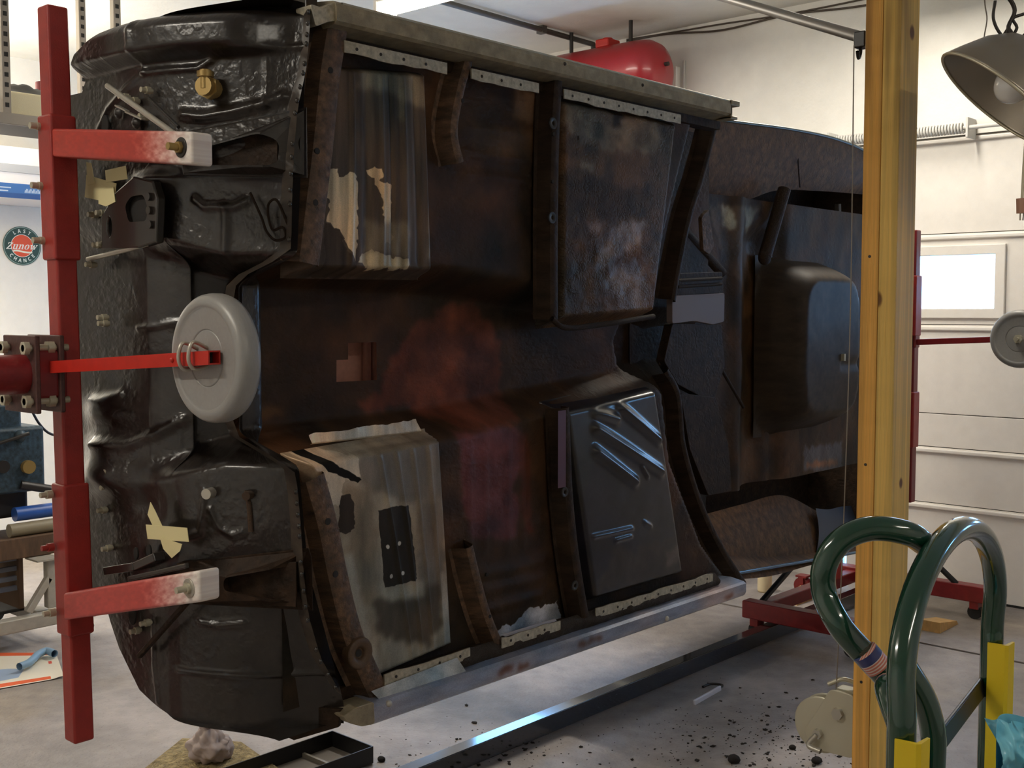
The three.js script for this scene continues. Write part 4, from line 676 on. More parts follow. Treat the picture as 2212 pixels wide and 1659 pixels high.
{
  const RXs = 5.25, up = [[5.25, 1.863, -2.216], [5.25, .606, -2.178], [5.25, 1.35, -2.178]], Z = up[0][2];
  const t = thing('rotisserie_stand', 'red rotisserie stand at the tail of the car beyond the wooden post', 'rotisserie', [5.4, 0, -2.7]);
  part(t, 'upright', sq(RXs - 0.025, RXs + 0.025, 0.6, 1.87, Z - 0.055, Z - 0.005), M.redDark);
  part(t, 'sleeve', sq(RXs - 0.032, RXs + 0.032, 0.86, 1.12, Z - 0.062, Z + 0.002), M.red); part(t, 'sleeve', sq(RXs - 0.032, RXs + 0.032, 1.38, 1.66, Z - 0.062, Z + 0.002), M.red);
  part(t, 'stub_arm', sq(RXs - 0.15, RXs + 0.03, 0.9, 0.96, Z - 0.1, Z - 0.03), M.red);
  part(t, 'cross_arm', [sq(RXs - 0.025, RXs + 0.025, AXIS - 0.03, AXIS + 0.03, -2.75, Z), rod([RXs, AXIS, -2.7], [5.42, AXIS, -2.7], 0.04)], M.redDark);
  part(t, 'mast', sq(5.36, 5.44, 0.12, AXIS + 0.08, -2.74, -2.66), M.red);
  part(t, 'weight_bar', bar([RXs, 1.352, Z], [RXs, 1.375, -1.77], 0.027, 0.027), M.redDark, 'thin dark red bar');
  part(t, 'brace', [rod([5.42, 0.7, -2.68], [5.62, 0.16, -2.15], 0.014), rod([5.36, 0.42, -2.7], [4.68, 0.14, -2.7], 0.014)], M.blackPaint);
  part(t, 'foot_beam', sq(4.61, 4.68, 0.085, 0.165, -2.75, -2.15), M.redDark, 'nearer red foot beam'); part(t, 'foot_beam', sq(5.6, 5.67, 0.085, 0.165, -2.9, -1.95), M.redDark, 'farther red foot beam');
  part(t, 'spine', sq(4.66, 5.6, 0.09, 0.15, -2.72, -2.66), M.redDark);
  for (const [x, z] of [[4.645, -2.69], [4.645, -2.22], [5.635, -2.84], [5.635, -2.06]]) part(part(t, 'caster_fork', [box(x - 0.03, x + 0.03, 0.05, 0.087, z - 0.022, z + 0.022, 0.004)], M.redDark), 'caster_wheel', rod([x - 0.018, 0.034, z], [x + 0.018, 0.034, z], 0.034), M.rubber);
  const c = [5.22, 1.375, -1.746]; const w = weightPlate('small grey weight plate hanging at the right edge, in front of the garage door', [5.2, c[1], c[2]], 0.127, 0.03, M.plateGrey);
  part(w, 'hub_nut', [hexNut([5.2, c[1], c[2]], [5.185, c[1], c[2]], 0.02), rod([5.2, c[1], c[2]], [5.17, c[1], c[2]], 0.008)], M.zinc);
}
// ---------------------------------------------------------------- wooden post, hoist pipe, winch
function timber(r, g, b, seedX) {
  return colourMap(256, 1024, (u, v) => {
    const y = v * 3.2, x = u * 0.12, w = fbm(x * 30 + seedX, y * 1.2, 4), rings = fbm((x + 0.02 * w) * 160 + seedX, y * 1.6, 3); let k = 0.86 + 0.3 * rings;
    let dk = 0; for (const [kx, ky, kr] of [[0.35, 1.9, 0.011], [0.65, 1.36, 0.012], [0.3, 0.98, 0.008], [0.5, 0.75, 0.012], [0.4, 0.62, 0.006], [0.6, 2.5, 0.007]]) { const d = Math.hypot((u - (kx + seedX * 0.13) % 1) * 0.12, (y - ky - (seedX % 3) * 0.06) * 0.6); dk = Math.max(dk, 1 - sstep(kr * 0.5, kr, d)); }
    k *= 1 - 0.5 * dk; const s = sstep(0.6, 0.8, fbm(x * 18 + 4 * seedX, y * 1.4, 4)) * 0.25;
    return [r * k * (1 - s), g * k * (1 - s * 1.1) - 18 * dk, b * k * (1 - s * 1.2) - 14 * dk].map((c) => Math.max(0, Math.min(255, c)));
  });
}
const PX = 2.262, PZ = -1.079;
{
  const t = thing('timber_post', 'floor-to-ceiling post of two pine boards nailed together', 'post', [PX + 0.045, 0, PZ + 0.038]);
  const board = (z0, z1, map, label) => { const g = box(PX, PX + 0.089, 0, CEIL, z0, z1, 0.003), p = g.attributes.position, n = g.attributes.normal, uv = g.attributes.uv; for (let i = 0; i < p.count; i++) uv.setXY(i, Math.abs(n.getX(i)) > 0.6 ? (p.getZ(i) - z0) / 0.12 : 0.35 + (p.getX(i) - PX) / 0.15, p.getY(i) / CEIL); return part(t, 'board', g, std('#ffffff', 0.6, 0, { map, bumpMap: sized(fineNoise, 0.05, 1), bumpScale: 0.0003 }), label); };
  board(PZ, PZ + 0.0378, timber(226, 168, 82, 1.2), 'orange pine board'); board(PZ + 0.0382, PZ + 0.076, timber(224, 184, 100, 2.7), 'pale pine board');
  for (const y of [0.72, 1.18, 1.61, 2.24]) part(t, 'nail', rod([PX - 0.001, y, PZ + 0.019], [PX + 0.004, y, PZ + 0.019], 0.003), M.darkSteel);
}
{
  const A = [2.358, 2.075, -1.121], B = [2.939, 2.395, -1.82], k = (CEIL - B[1]) / (B[1] - A[1]), E = [B[0] + (B[0] - A[0]) * k, CEIL, B[2] + (B[2] - A[2]) * k];
  const t = thing('hoist_pipe', 'grey galvanised pipe sloping down from the ceiling to the wooden post', 'pipe', [A[0], A[1] - 0.05, A[2]]);
  part(t, 'pipe', rod(A, E, 0.0125), M.galvanised); part(t, 'hook', [tube([[A[0] - 0.02, A[1] - 0.01, A[2] - 0.004], [A[0] - 0.012, A[1] - 0.03, A[2] - 0.008], [A[0] - 0.02, A[1] - 0.042, A[2] - 0.008], [A[0] - 0.03, A[1] - 0.03, A[2] - 0.006]], 0.004, 20, 8), box(A[0] - 0.03, A[0], A[1] - 0.022, A[1] + 0.012, A[2] - 0.016, A[2] + 0.01, 0.003)], M.blackPaint);
  part(t, 'flange', rod([E[0], CEIL - 0.02, E[2]], [E[0], CEIL, E[2]], 0.04), M.galvanised);
}
{
  const c = [2.3, .604, -1.16], t = thing('hand_winch', 'small zinc-plated hand winch screwed to the side of the wooden post', 'winch', [2.3, 0.52, PZ - 0.02]), y = c[1], z = c[2];
  const outline = rounded([[PZ - 0.006, y - 0.06], [PZ - 0.006, y + 0.075], [PZ - 0.06, y + 0.078], [PZ - 0.085, y + 0.03], [PZ - 0.12, y - 0.03], [PZ - 0.1, y - 0.062]], 0.012);
  for (const x of [2.285, 2.325]) part(t, 'side_plate', onWall(plate(outline, 0.003), x), M.zinc);
  part(t, 'back_plate', box(2.285, 2.325, y - 0.06, y + 0.075, PZ - 0.006, PZ - 0.001), M.zinc);
  part(t, 'reel', [rod([2.289, y - 0.006, PZ - 0.083], [2.319, y - 0.006, PZ - 0.083], 0.03)], M.steel);
  for (const x of [2.288, 2.318]) part(t, 'reel_flange', washer([x - 0.002, y - 0.008, PZ - 0.085], [x + 0.002, y - 0.008, PZ - 0.085], 0.062, 0.01), M.zinc);
  part(t, 'axle_bolt', [hexNut([2.282, y + 0.03, PZ - 0.04], [2.27, y + 0.03, PZ - 0.04], 0.013)], M.steel); part(t, 'axle_bolt', [hexNut([2.282, y - 0.025, PZ - 0.085], [2.268, y - 0.025, PZ - 0.085], 0.011)], M.steel);
  part(t, 'crank', [tube([[2.27, y - 0.025, PZ - 0.085], [2.262, y - 0.05, PZ - 0.1], [2.26, y - 0.056, PZ - 0.07]], 0.006, 16, 8)], M.steel);
  part(t, 'cable_guide', [tube([[2.29, y + 0.085, PZ - 0.07], [2.3, y + 0.1, PZ - 0.04], [2.31, y + 0.092, PZ - 0.015], [2.29, y + 0.08, PZ - 0.006]], 0.005, 20, 8), box(2.29, 2.32, y + 0.075, y + 0.081, PZ - 0.05, PZ - 0.002)], M.zinc);
  single('winch_cable', 'thin pale cable running up the post from the winch', 'cable', [tube([[2.302, y + 0.02, PZ - 0.06], [2.29, y + 0.12, PZ - 0.05], [2.28, y + 0.5, PZ - 0.035], [2.26, 1.5, PZ - 0.02], [2.25, 2.04, PZ - 0.018]], 0.0014, 60, 6)], M.cable);
}
// ---------------------------------------------------------------- green hand truck with yellow guards
{
  const LX = 1.27, RXh = 1.752, HZ = -0.545, RZh = -0.615, R = 0.0165, arch = 1.235;
  const t = thing('hand_truck', 'dark green tubular hand truck with yellow plastic guards, beside the wooden post', 'hand truck', [(LX + RXh) / 2, 0, -0.58]);
  part(t, 'frame_loop', tube([[LX, 0.1, HZ], [LX, 0.6, HZ], [LX, 1.0, HZ], ...Array.from({ length: 11 }, (_, i) => { const a = PI * (1 - i / 10); return [(LX + RXh) / 2 + (RXh - LX) / 2 * Math.cos(a), 1.03 + 0.18 * Math.sin(a), lerp(HZ, RZh, i / 10)]; }), [RXh, 1.0, RZh], [RXh, 0.6, RZh], [RXh, 0.1, RZh]], R, 160, 18), M.green, 'tall green tube arch');
  part(t, 'handle_loop', tube([...[[1.446, 1.2, -.594]], ...[[1.41, 1.218, -.603], [1.379, 1.224, -.638], [1.355, 1.21, -.664], [1.341, 1.178, -.68], [1.34, 1.142, -.68]], ...[[1.335, 1.107, -.657], [1.358, 1.067, -.631], [1.382, 1.029, -.605]], [LX + 0.03, 1.05, HZ - 0.03], [LX, 1.02, HZ]], R * 0.97, 120, 18), M.green, 'looped green grip behind the arch');
  part(t, 'rear_curve', tube([...[[1.399, 1.055, -.601], [1.418, 1.008, -.58], [1.426, .966, -.571], [1.427, .929, -.57], [1.425, .881, -.572]]], R * 0.95, 50, 16), M.green);
  const guard = (x, z, top, ang) => { const pr = [[-0.019, 0.012], [0, -0.003], [0.019, 0.012], [0.021, 0.009], [0.003, -0.008], [-0.003, -0.008], [-0.021, 0.009]].map(([a, b]) => [a, b]); const g = new THREE.ExtrudeGeometry(shape2(pr), { depth: top - 0.35, bevelEnabled: false }); g.rotateX(-PI / 2); g.rotateY(ang); g.translate(x, 0.35, z); return g; };
  part(t, 'guard', guard(LX - 0.012, HZ + 0.022, 1.012, -0.75 - PI * 0), M.yellow, 'yellow corner guard on the nearer leg'); part(t, 'guard', guard(RXh - 0.012, RZh + 0.022, 1.006, -0.75), M.yellow, 'yellow corner guard on the farther leg');
  for (const y of [0.93, 0.62, 0.3]) part(t, 'cross_strap', bar([LX, y - 0.005, HZ - 0.01], [RXh, y + 0.005, RZh - 0.01], 0.028, 0.006), M.blackPaint);
  // striped sticker wrapped on the loop
  const p = [[1.348, 1.075, -.628], [1.36, 1.055, -.615]]; const g = rod(p[0], p[1], R * 1.02, R * 1.02, 20); const flag = colourMap(64, 64, (u, v) => (v < 0.45 ? [58, 62, 110] : (Math.floor(v * 14) % 2 ? [196, 110, 92] : [214, 196, 184])));
  part(t, 'sticker', g, std('#ffffff', 0.35, 0, { map: flag }), 'small striped flag sticker');
  part(t, 'axle', rod([LX - 0.03, 0.1, HZ - 0.1], [RXh + 0.03, 0.1, RZh - 0.1], 0.01), M.steel);
  for (const x of [LX - 0.04, RXh + 0.04]) part(t, 'wheel', new THREE.TorusGeometry(0.07, 0.03, 12, 28).rotateY(PI / 2).translate(x, 0.1, -0.68), M.rubber);
  part(t, 'axle_bracket', [bar([LX, 0.15, HZ], [LX, 0.1, HZ - 0.1], 0.03, 0.01), bar([RXh, 0.15, RZh], [RXh, 0.1, RZh - 0.1], 0.03, 0.01)], M.green);
  part(t, 'toe_plate', [box(LX - 0.02, RXh + 0.02, 0.0, 0.006, -0.56, -0.32), box(LX - 0.02, RXh + 0.02, 0.0, 0.14, -0.6, -0.594)], M.green);
}
{
  const q = [[1.644, .918, -.568], [1.692, .916, -.516], [1.708, .785, -.499], [1.646, .785, -.567]], N = 24;
  single('blue_bag', 'crumpled light blue plastic bag hanging over the yellow guard at the corner', 'bag', [grid(N, N, (u, v) => { const p = [0, 1, 2].map((k) => lerp(lerp(q[0][k], q[1][k], u), lerp(q[3][k], q[2][k], u), v)); const w = 0.05 * (fbm(u * 3 + 2, v * 3, 3) - 0.5) + 0.02 * (fbm(u * 9, v * 9, 2) - 0.5) - 0.04 * u * v; return [p[0] - w * 0.9, p[1] + 0.012 * (fbm(u * 5, v, 2) - 0.5) * (1 - v), p[2] + w * 0.9]; }),
    grid(N, N, (u, v) => { const p = [0, 1, 2].map((k) => lerp(lerp(q[0][k], q[1][k], u), lerp(q[3][k], q[2][k], u), v)); const e = Math.sin(PI * u); return [p[0] + 0.03 * e, p[1], p[2] - 0.03 * e]; })], std('#86d6ee', 0.35, 0, { side: THREE.DoubleSide, clearcoat: 0.3 }));
}

// ---------------------------------------------------------------- clamp light hanging at the upper right
{
  const C = [2.238, 1.9, -.806], t = thing('work_light', 'aluminium clamp work light hanging by wire hooks at the upper right', 'work light', [C[0], C[1] - 0.15, C[2]]);
  // bowl axis points down-left towards the camera
  const d = V(-0.33, -0.75, -0.56).normalize(), q = new THREE.Quaternion().setFromUnitVectors(V(0, -1, 0), d), put = (g) => g.applyQuaternion(q).translate(C[0] + 0.02, C[1] - 0.005, C[2]);
  const prof = [[0.132, 0], [0.136, 0.002], [0.134, 0.006], [0.122, 0.03], [0.1, 0.07], [0.072, 0.1], [0.04, 0.115]], lathe = (l) => new THREE.LatheGeometry(l.map(([a, b]) => new THREE.Vector2(a, b)), 48);
  const shade = part(t, 'shade', put(lathe([...prof, ...prof.map(([a, b]) => [a - 0.0015, b - 0.001]).reverse()])), std('#a39a8c', 0.35, 0.75), 'spun aluminium bowl');
  part(shade, 'rim', put(new THREE.TorusGeometry(0.134, 0.003, 8, 60).rotateX(PI / 2)), std('#cfc7b0', 0.4, 0.6));
  part(t, 'socket', put(lathe([[0, 0.21], [0.018, 0.21], [0.026, 0.2], [0.028, 0.15], [0.036, 0.13], [0.04, 0.11], [0, 0.11]])), M.brass);
  part(t, 'bulb', put(new THREE.SphereGeometry(0.036, 20, 16).scale(1, 1.25, 1).translate(0, 0.045, 0)), std('#f2f0ea', 0.15, 0, { clearcoat: 1 }), 'white glass bulb, off');
  const neck = V(0, 0.15, 0).applyQuaternion(q).add(V(C[0] + 0.02, C[1] - 0.005, C[2]));
  part(t, 'clamp', [tube([[neck.x, neck.y - 0.02, neck.z], [neck.x - 0.01, neck.y + 0.03, neck.z - 0.02], ...[[2.261, 2.001, -.782], [2.253, 2.026, -.791], [2.26, 2.06, -.783], [2.241, 2.103, -.804]]], 0.004, 40, 8), tube([[2.272, 2.03, -.799], [2.277, 2.023, -.794], [2.275, 2.011, -.796], [2.267, 2.014, -.804], [2.272, 2.028, -.799]], 0.0035, 30, 8, true), tube([[2.235, 2.076, -.81], [2.234, 2.043, -.812], [2.242, 2.016, -.802], [2.252, 2.006, -.792], [2.263, 2.026, -.779], [2.258, 2.043, -.785], [2.272, 2.052, -.77]], 0.003, 40, 8)], M.darkSteel);
  const top = [2.241, 2.103, -.804]; part(t, 'hanging_wire', rod(top, [top[0], CEIL, top[2]], 0.003), M.darkSteel);
  single('thin_cord', 'thin pale cord hanging in front of the far wall above the garage door', 'cord', tube([[2.623, 2.242, -.978], [2.627, 2.172, -.974], [2.63, 2.142, -.97], [2.627, 2.102, -.974], [2.625, 2.052, -.976]].map((p) => p), 0.0015, 30, 6), M.cable);
  const pl = thing('power_cord', 'beige cord with a pink plug end hanging at the right edge', 'cord', [2.38, 1.675, -.799]);
  part(pl, 'cord', tube([...[[2.382, 1.836, -.797], [2.381, 1.782, -.799], [2.379, 1.719, -.8]]], 0.003, 20, 8), std('#d8d2b8', 0.5)); part(pl, 'plug', rod(...[[2.379, 1.72, -.8], [2.38, 1.691, -.799]], 0.011), std('#c09078', 0.5)); part(pl, 'prong', [rod(...[[2.377, 1.691, -.802], [2.377, 1.677, -.802]], 0.0015), rod(...[[2.382, 1.691, -.797], [2.381, 1.677, -.798]], 0.0015)], M.steel);
}
// ---------------------------------------------------------------- red air tank, ceiling conduit, outlet
{
  const c = [5.6, 2.958, -4.015], x = 5.55, y = c[1], r = 0.19, L = 0.75;
  const t = thing('air_tank', 'red air tank mounted high against the ceiling beyond the rocker panel', 'tank', [4.95, y - r, c[2]]);
  const pr = [[0, 0], [r * 0.5, 0.012], [r * 0.82, 0.05], [r * 0.96, 0.1], [r, 0.16], [r, L], [r * 0.9, L + 0.08], [r * 0.5, L + 0.13], [0, L + 0.14]].map(([a, b]) => new THREE.Vector2(a, b));
  const dir = V(0, 0, -1);
  const E = [5.6, 2.882, -3.885];
  const put = (g) => g.applyQuaternion(new THREE.Quaternion().setFromUnitVectors(V(0, 1, 0), dir)).translate(...E);
  part(t, 'shell', put(new THREE.LatheGeometry(pr, 48)), M.tank);
  const mid = V(...E).addScaledVector(dir, 0.42); part(t, 'valve', [rod([mid.x, mid.y + r * 0.9, mid.z], [mid.x, mid.y + r + 0.05, mid.z], 0.03), box(mid.x - 0.06, mid.x + 0.06, mid.y + r - 0.01, mid.y + r + 0.04, mid.z - 0.05, mid.z + 0.05, 0.01)], std('#c22a20', 0.5));
  for (const d of [0.25, 0.7]) { const a = V(...E).addScaledVector(dir, d); part(t, 'strap', rod([a.x, a.y + r * 0.9, a.z], [a.x, CEIL, a.z], 0.012), M.darkSteel); }
  part(t, 'drain_cock', put(rod([0.0, -0.02, 0.03], [0.0, 0.02, 0.03], 0.012)), M.darkSteel);
  const p0 = [4.448, 3.175, -4.541], p1 = [5.851, 3.175, -4.611];
  const k = single('ceiling_conduit', 'dark conduit running along the ceiling to the red tank', 'conduit', [rod([p0[0] - 3, 3.175, p0[2]], [p1[0], 3.175, p1[2]], 0.016), rod([p1[0], 3.175, p1[2]], [p1[0], 3.1, p1[2]], 0.016), ...[0.5, 1.5, 2.5].map((d) => box(p1[0] - d - 0.02, p1[0] - d + 0.02, 3.155, 3.2, p1[2] - 0.025, p1[2] + 0.025))], std('#4c4844', 0.5));
  const o = [[5.95, 2.967, -4.08], [5.95, 2.737, -4.017]]; single('conduit_box', 'small white junction box on the far wall beside the red tank', 'junction box', [box(5.9, 5.95, o[1][1] + 0.02, o[0][1], o[0][2], o[1][2], 0.006)], M.door);
  single('wall_conduit', 'thin white conduit on the far wall right of the junction box', 'conduit', [rod([5.94, 1.6, o[1][2] + 0.03], [5.94, 3.0, o[1][2] + 0.03], 0.008)], M.seal);
  const s = [[5.94, 3.176, -4.116], [5.94, 3.157, -3.724], [5.94, 3.153, -3.301], [5.94, 3.145, -2.808]]; single('wall_cable', 'dark sagging cable along the top of the far wall', 'cable', [tube([[5.94, 3.18, s[0][2] - 0.3], ...s.map((p, i) => [5.935, p[1] - (i % 2 ? 0.02 : 0), p[2]]), [5.94, 3.16, s[3][2] + 0.8]], 0.006, 60, 8), tube([[5.94, 3.19, s[0][2] - 0.3], ...s.map((p, i) => [5.935, p[1] + (i % 2 ? 0.015 : 0.004), p[2]]), [5.94, 3.18, s[3][2] + 0.8]], 0.005, 60, 8)], std('#4a4038', 0.6));
}
// ---------------------------------------------------------------- second bay at the left: wall sign, storage shelf, cartons
{
  const WZ = RZ0 + 0.004, c = [3.629, 1.937], r = 0.132, S = 512, cv = canvas(S, S), g = cv.getContext('2d');
  g.fillStyle = '#e8e6e0'; g.fillRect(0, 0, S, S); g.translate(S / 2, S / 2);
  const disc = (rr, col) => { g.fillStyle = col; g.beginPath(); g.arc(0, 0, rr, 0, 7); g.fill(); };
  disc(256, '#2b4a40'); disc(246, '#8fa59a'); disc(238, '#23443c'); disc(150, '#f0efe4'); disc(143, '#e2542c');
  g.fillStyle = '#dfe4da'; g.font = 'bold 66px sans-serif'; g.textAlign = 'center'; g.textBaseline = 'middle';
  const arc = (s, mid, step, flip) => [...s].forEach((ch, i) => { const a = mid + (i - (s.length - 1) / 2) * step * (flip ? -1 : 1); g.save(); g.rotate(a); g.translate(0, flip ? 194 : -194); g.fillText(ch, 0, 0); g.restore(); });
  arc('LAST', 0, 0.36, false); arc('CHANCE', 0, 0.34, true);
  g.fillStyle = '#e9e6da'; g.fillRect(-235, -36, 0, 0); g.font = 'italic bold 118px serif'; g.lineWidth = 16; g.strokeStyle = '#e2542c'; g.save(); g.transform(1, 0, -0.15, 1, 0, 0); g.fillStyle = '#ece8de'; g.fillText('Zunow', -8, 4); g.restore();
  g.strokeStyle = '#f0ecd8'; g.lineWidth = 22; g.beginPath(); g.moveTo(-120, 70); g.bezierCurveTo(-40, 50, 30, 100, 135, 82); g.stroke();
  const map = new THREE.CanvasTexture(cv); map.colorSpace = THREE.SRGBColorSpace;
  const face = new THREE.CircleGeometry(r, 48).translate(c[0], c[1], RZ0 + 0.0075);
  const t = thing('tin_sign', 'round green and orange tin sign reading LAST CHANCE on the white wall', 'sign', [c[0], c[1] - r, RZ0 + 0.004]);
  part(t, 'backing', rod([c[0], c[1], RZ0 + 0.001], [c[0], c[1], RZ0 + 0.007], r, r, 48), M.seal); part(t, 'printed_face', face, std('#ffffff', 0.35, 0, { map }));
}
{
  // white storage cartons with a blue printed stripe, on a wall shelf
  const z = -7.3, P = (l) => l, a = [[3.105, 2.552], [3.653, 2.522], [3.644, 2.205], [3.095, 2.19]];
  const x0 = a[0][0] - 0.4, x1 = a[1][0] + 0.3, yb = a[2][1], yt = a[0][1] - 0.02;
  const t = thing('wall_cabinet', 'long white wall cabinet with a blue printed stripe behind the red upright', 'cabinet', [(x0 + x1) / 2, yb, z - 0.2]);
  part(t, 'body', box(x0, x1, yb, yt, RZ0 + 0.002, z, 0.006), std('#f0eef0', 0.5));
  const b = [[3.212, 2.301], [3.539, 2.316], [3.536, 2.221], [3.209, 2.209]], cv = canvas(512, 64), g = cv.getContext('2d'); g.fillStyle = '#3d70b4'; g.fillRect(0, 0, 512, 64); g.fillStyle = '#2b5596'; g.fillRect(0, 42, 512, 22);
  g.strokeStyle = '#c9d8ea'; g.lineWidth = 5; g.beginPath(); for (let i = 0; i < 22; i++) { const x = 270 + i * 8; g.moveTo(x, 38); g.lineTo(x + 4, i % 3 ? 20 : 26); } g.moveTo(60, 20); g.lineTo(180, 20); g.moveTo(70, 34); g.lineTo(160, 34); g.stroke();
  const map = new THREE.CanvasTexture(cv); map.colorSpace = THREE.SRGBColorSpace; const st = box(x0 + 0.01, x1 - 0.01, b[3][1], b[0][1], z - 0.002, z + 0.003), p = st.attributes.position, uv = st.attributes.uv; for (let i = 0; i < p.count; i++) uv.setXY(i, (p.getX(i) - b[0][0] + 0.05) / 0.5, (p.getY(i) - b[3][1]) / (b[0][1] - b[3][1]));
  map.wrapS = THREE.RepeatWrapping; part(t, 'stripe', st, std('#ffffff', 0.45, 0, { map }), 'blue printed stripe');
  const gb = [[3.273, 2.421], [3.271, 2.369]]; part(t, 'channel', box(x0 + 0.005, x1 - 0.005, gb[1][1], gb[0][1], z - 0.002, z + 0.012, 0.003), std('#b9bbc0', 0.5), 'grey channel');
}
{
  // hanging shelf of slotted angle with a beige case on it
  const y = 2.52, t = thing('hanging_shelf', 'overhead shelf on slotted steel angles hanging from the ceiling', 'shelf', [1.9, y - 0.05, -5.4]);
  const c = [[2.403, 2.384], [2.771, 2.39]]; const sx0 = c[0][0] - 0.6, sx1 = c[1][0] + 0.35, sy = c[0][1];
  part(t, 'board', box(sx0, sx1, sy - 0.02, sy, -5.75, -5.25, 0.003), std('#5a5650', 0.7)); part(t, 'front_rail', box(sx0, sx1, sy - 0.045, sy + 0.005, -5.255, -5.235, 0.002), M.galvanised);
  for (const [px, zz] of [[[2.389, 2.684][0], -5.24], [[2.737, 2.742][0] + 0.2, -5.24], [sx0 + 0.1, -5.74], [sx1 - 0.1, -5.74]]) {
    const an = part(t, 'slotted_angle', [box(px - 0.018, px + 0.018, sy - 0.04, CEIL, zz - 0.002, zz + 0.002), box(px - 0.018, px - 0.014, sy - 0.04, CEIL, zz - 0.034, zz)], M.galvanised, 'slotted steel angle');
    for (let yy = sy + 0.03; yy < CEIL - 0.03; yy += 0.045) part(an, 'slot', box(px - 0.009, px + 0.009, yy, yy + 0.02, zz + 0.0015, zz + 0.0028), M.darkgap);
  }
  part(t, 'diagonal_brace', [bar([sx0 + 0.1, sy, -5.5], [sx0 + 0.45, CEIL, -5.5], 0.02, 0.004)], M.galvanised);
  const k = [[2.402, 2.496], [2.59, 2.418]]; single('beige_case', 'beige plastic case lying on the hanging shelf', 'case', [box(k[0][0], k[1][0] + 0.06, sy, sy + 0.115, -5.6, -5.28, 0.015)], bumped('#d6cba6', 0.5, 0, 0.1, 0.0005));
  const d = thing('shelf_clutter', 'dark folded tarp on top of the beige case', 'tarp', [k[0][0] + 0.1, sy + 0.115, -5.45]);
  part(d, 'fold', grid(30, 16, (u, v) => { const x = lerp(k[0][0] - 0.02, k[1][0] + 0.12, u), zz = lerp(-5.3, -5.6, v); return [x, sy + 0.116 + 0.06 * Math.sin(PI * u) * Math.sin(PI * v) * (0.5 + fbm(u * 8, v * 5, 3)), zz]; }), std('#3b3a38', 0.8, 0, { side: THREE.DoubleSide }));
  const o = [[2.705, 2.495], [2.773, 2.427]]; single('orange_carton', 'orange carton at the end of the hanging shelf', 'carton', [box(o[0][0], o[1][0] + 0.1, sy, sy + 0.12, -5.5, -5.3, 0.004)], std('#d99a3a', 0.7));
  single('red_can', 'dark red can behind the orange carton on the hanging shelf', 'can', [rod([o[0][0] + 0.06, sy, -5.62], [o[0][0] + 0.06, sy + 0.24, -5.62], 0.055)], std('#7a1f28', 0.4));
}
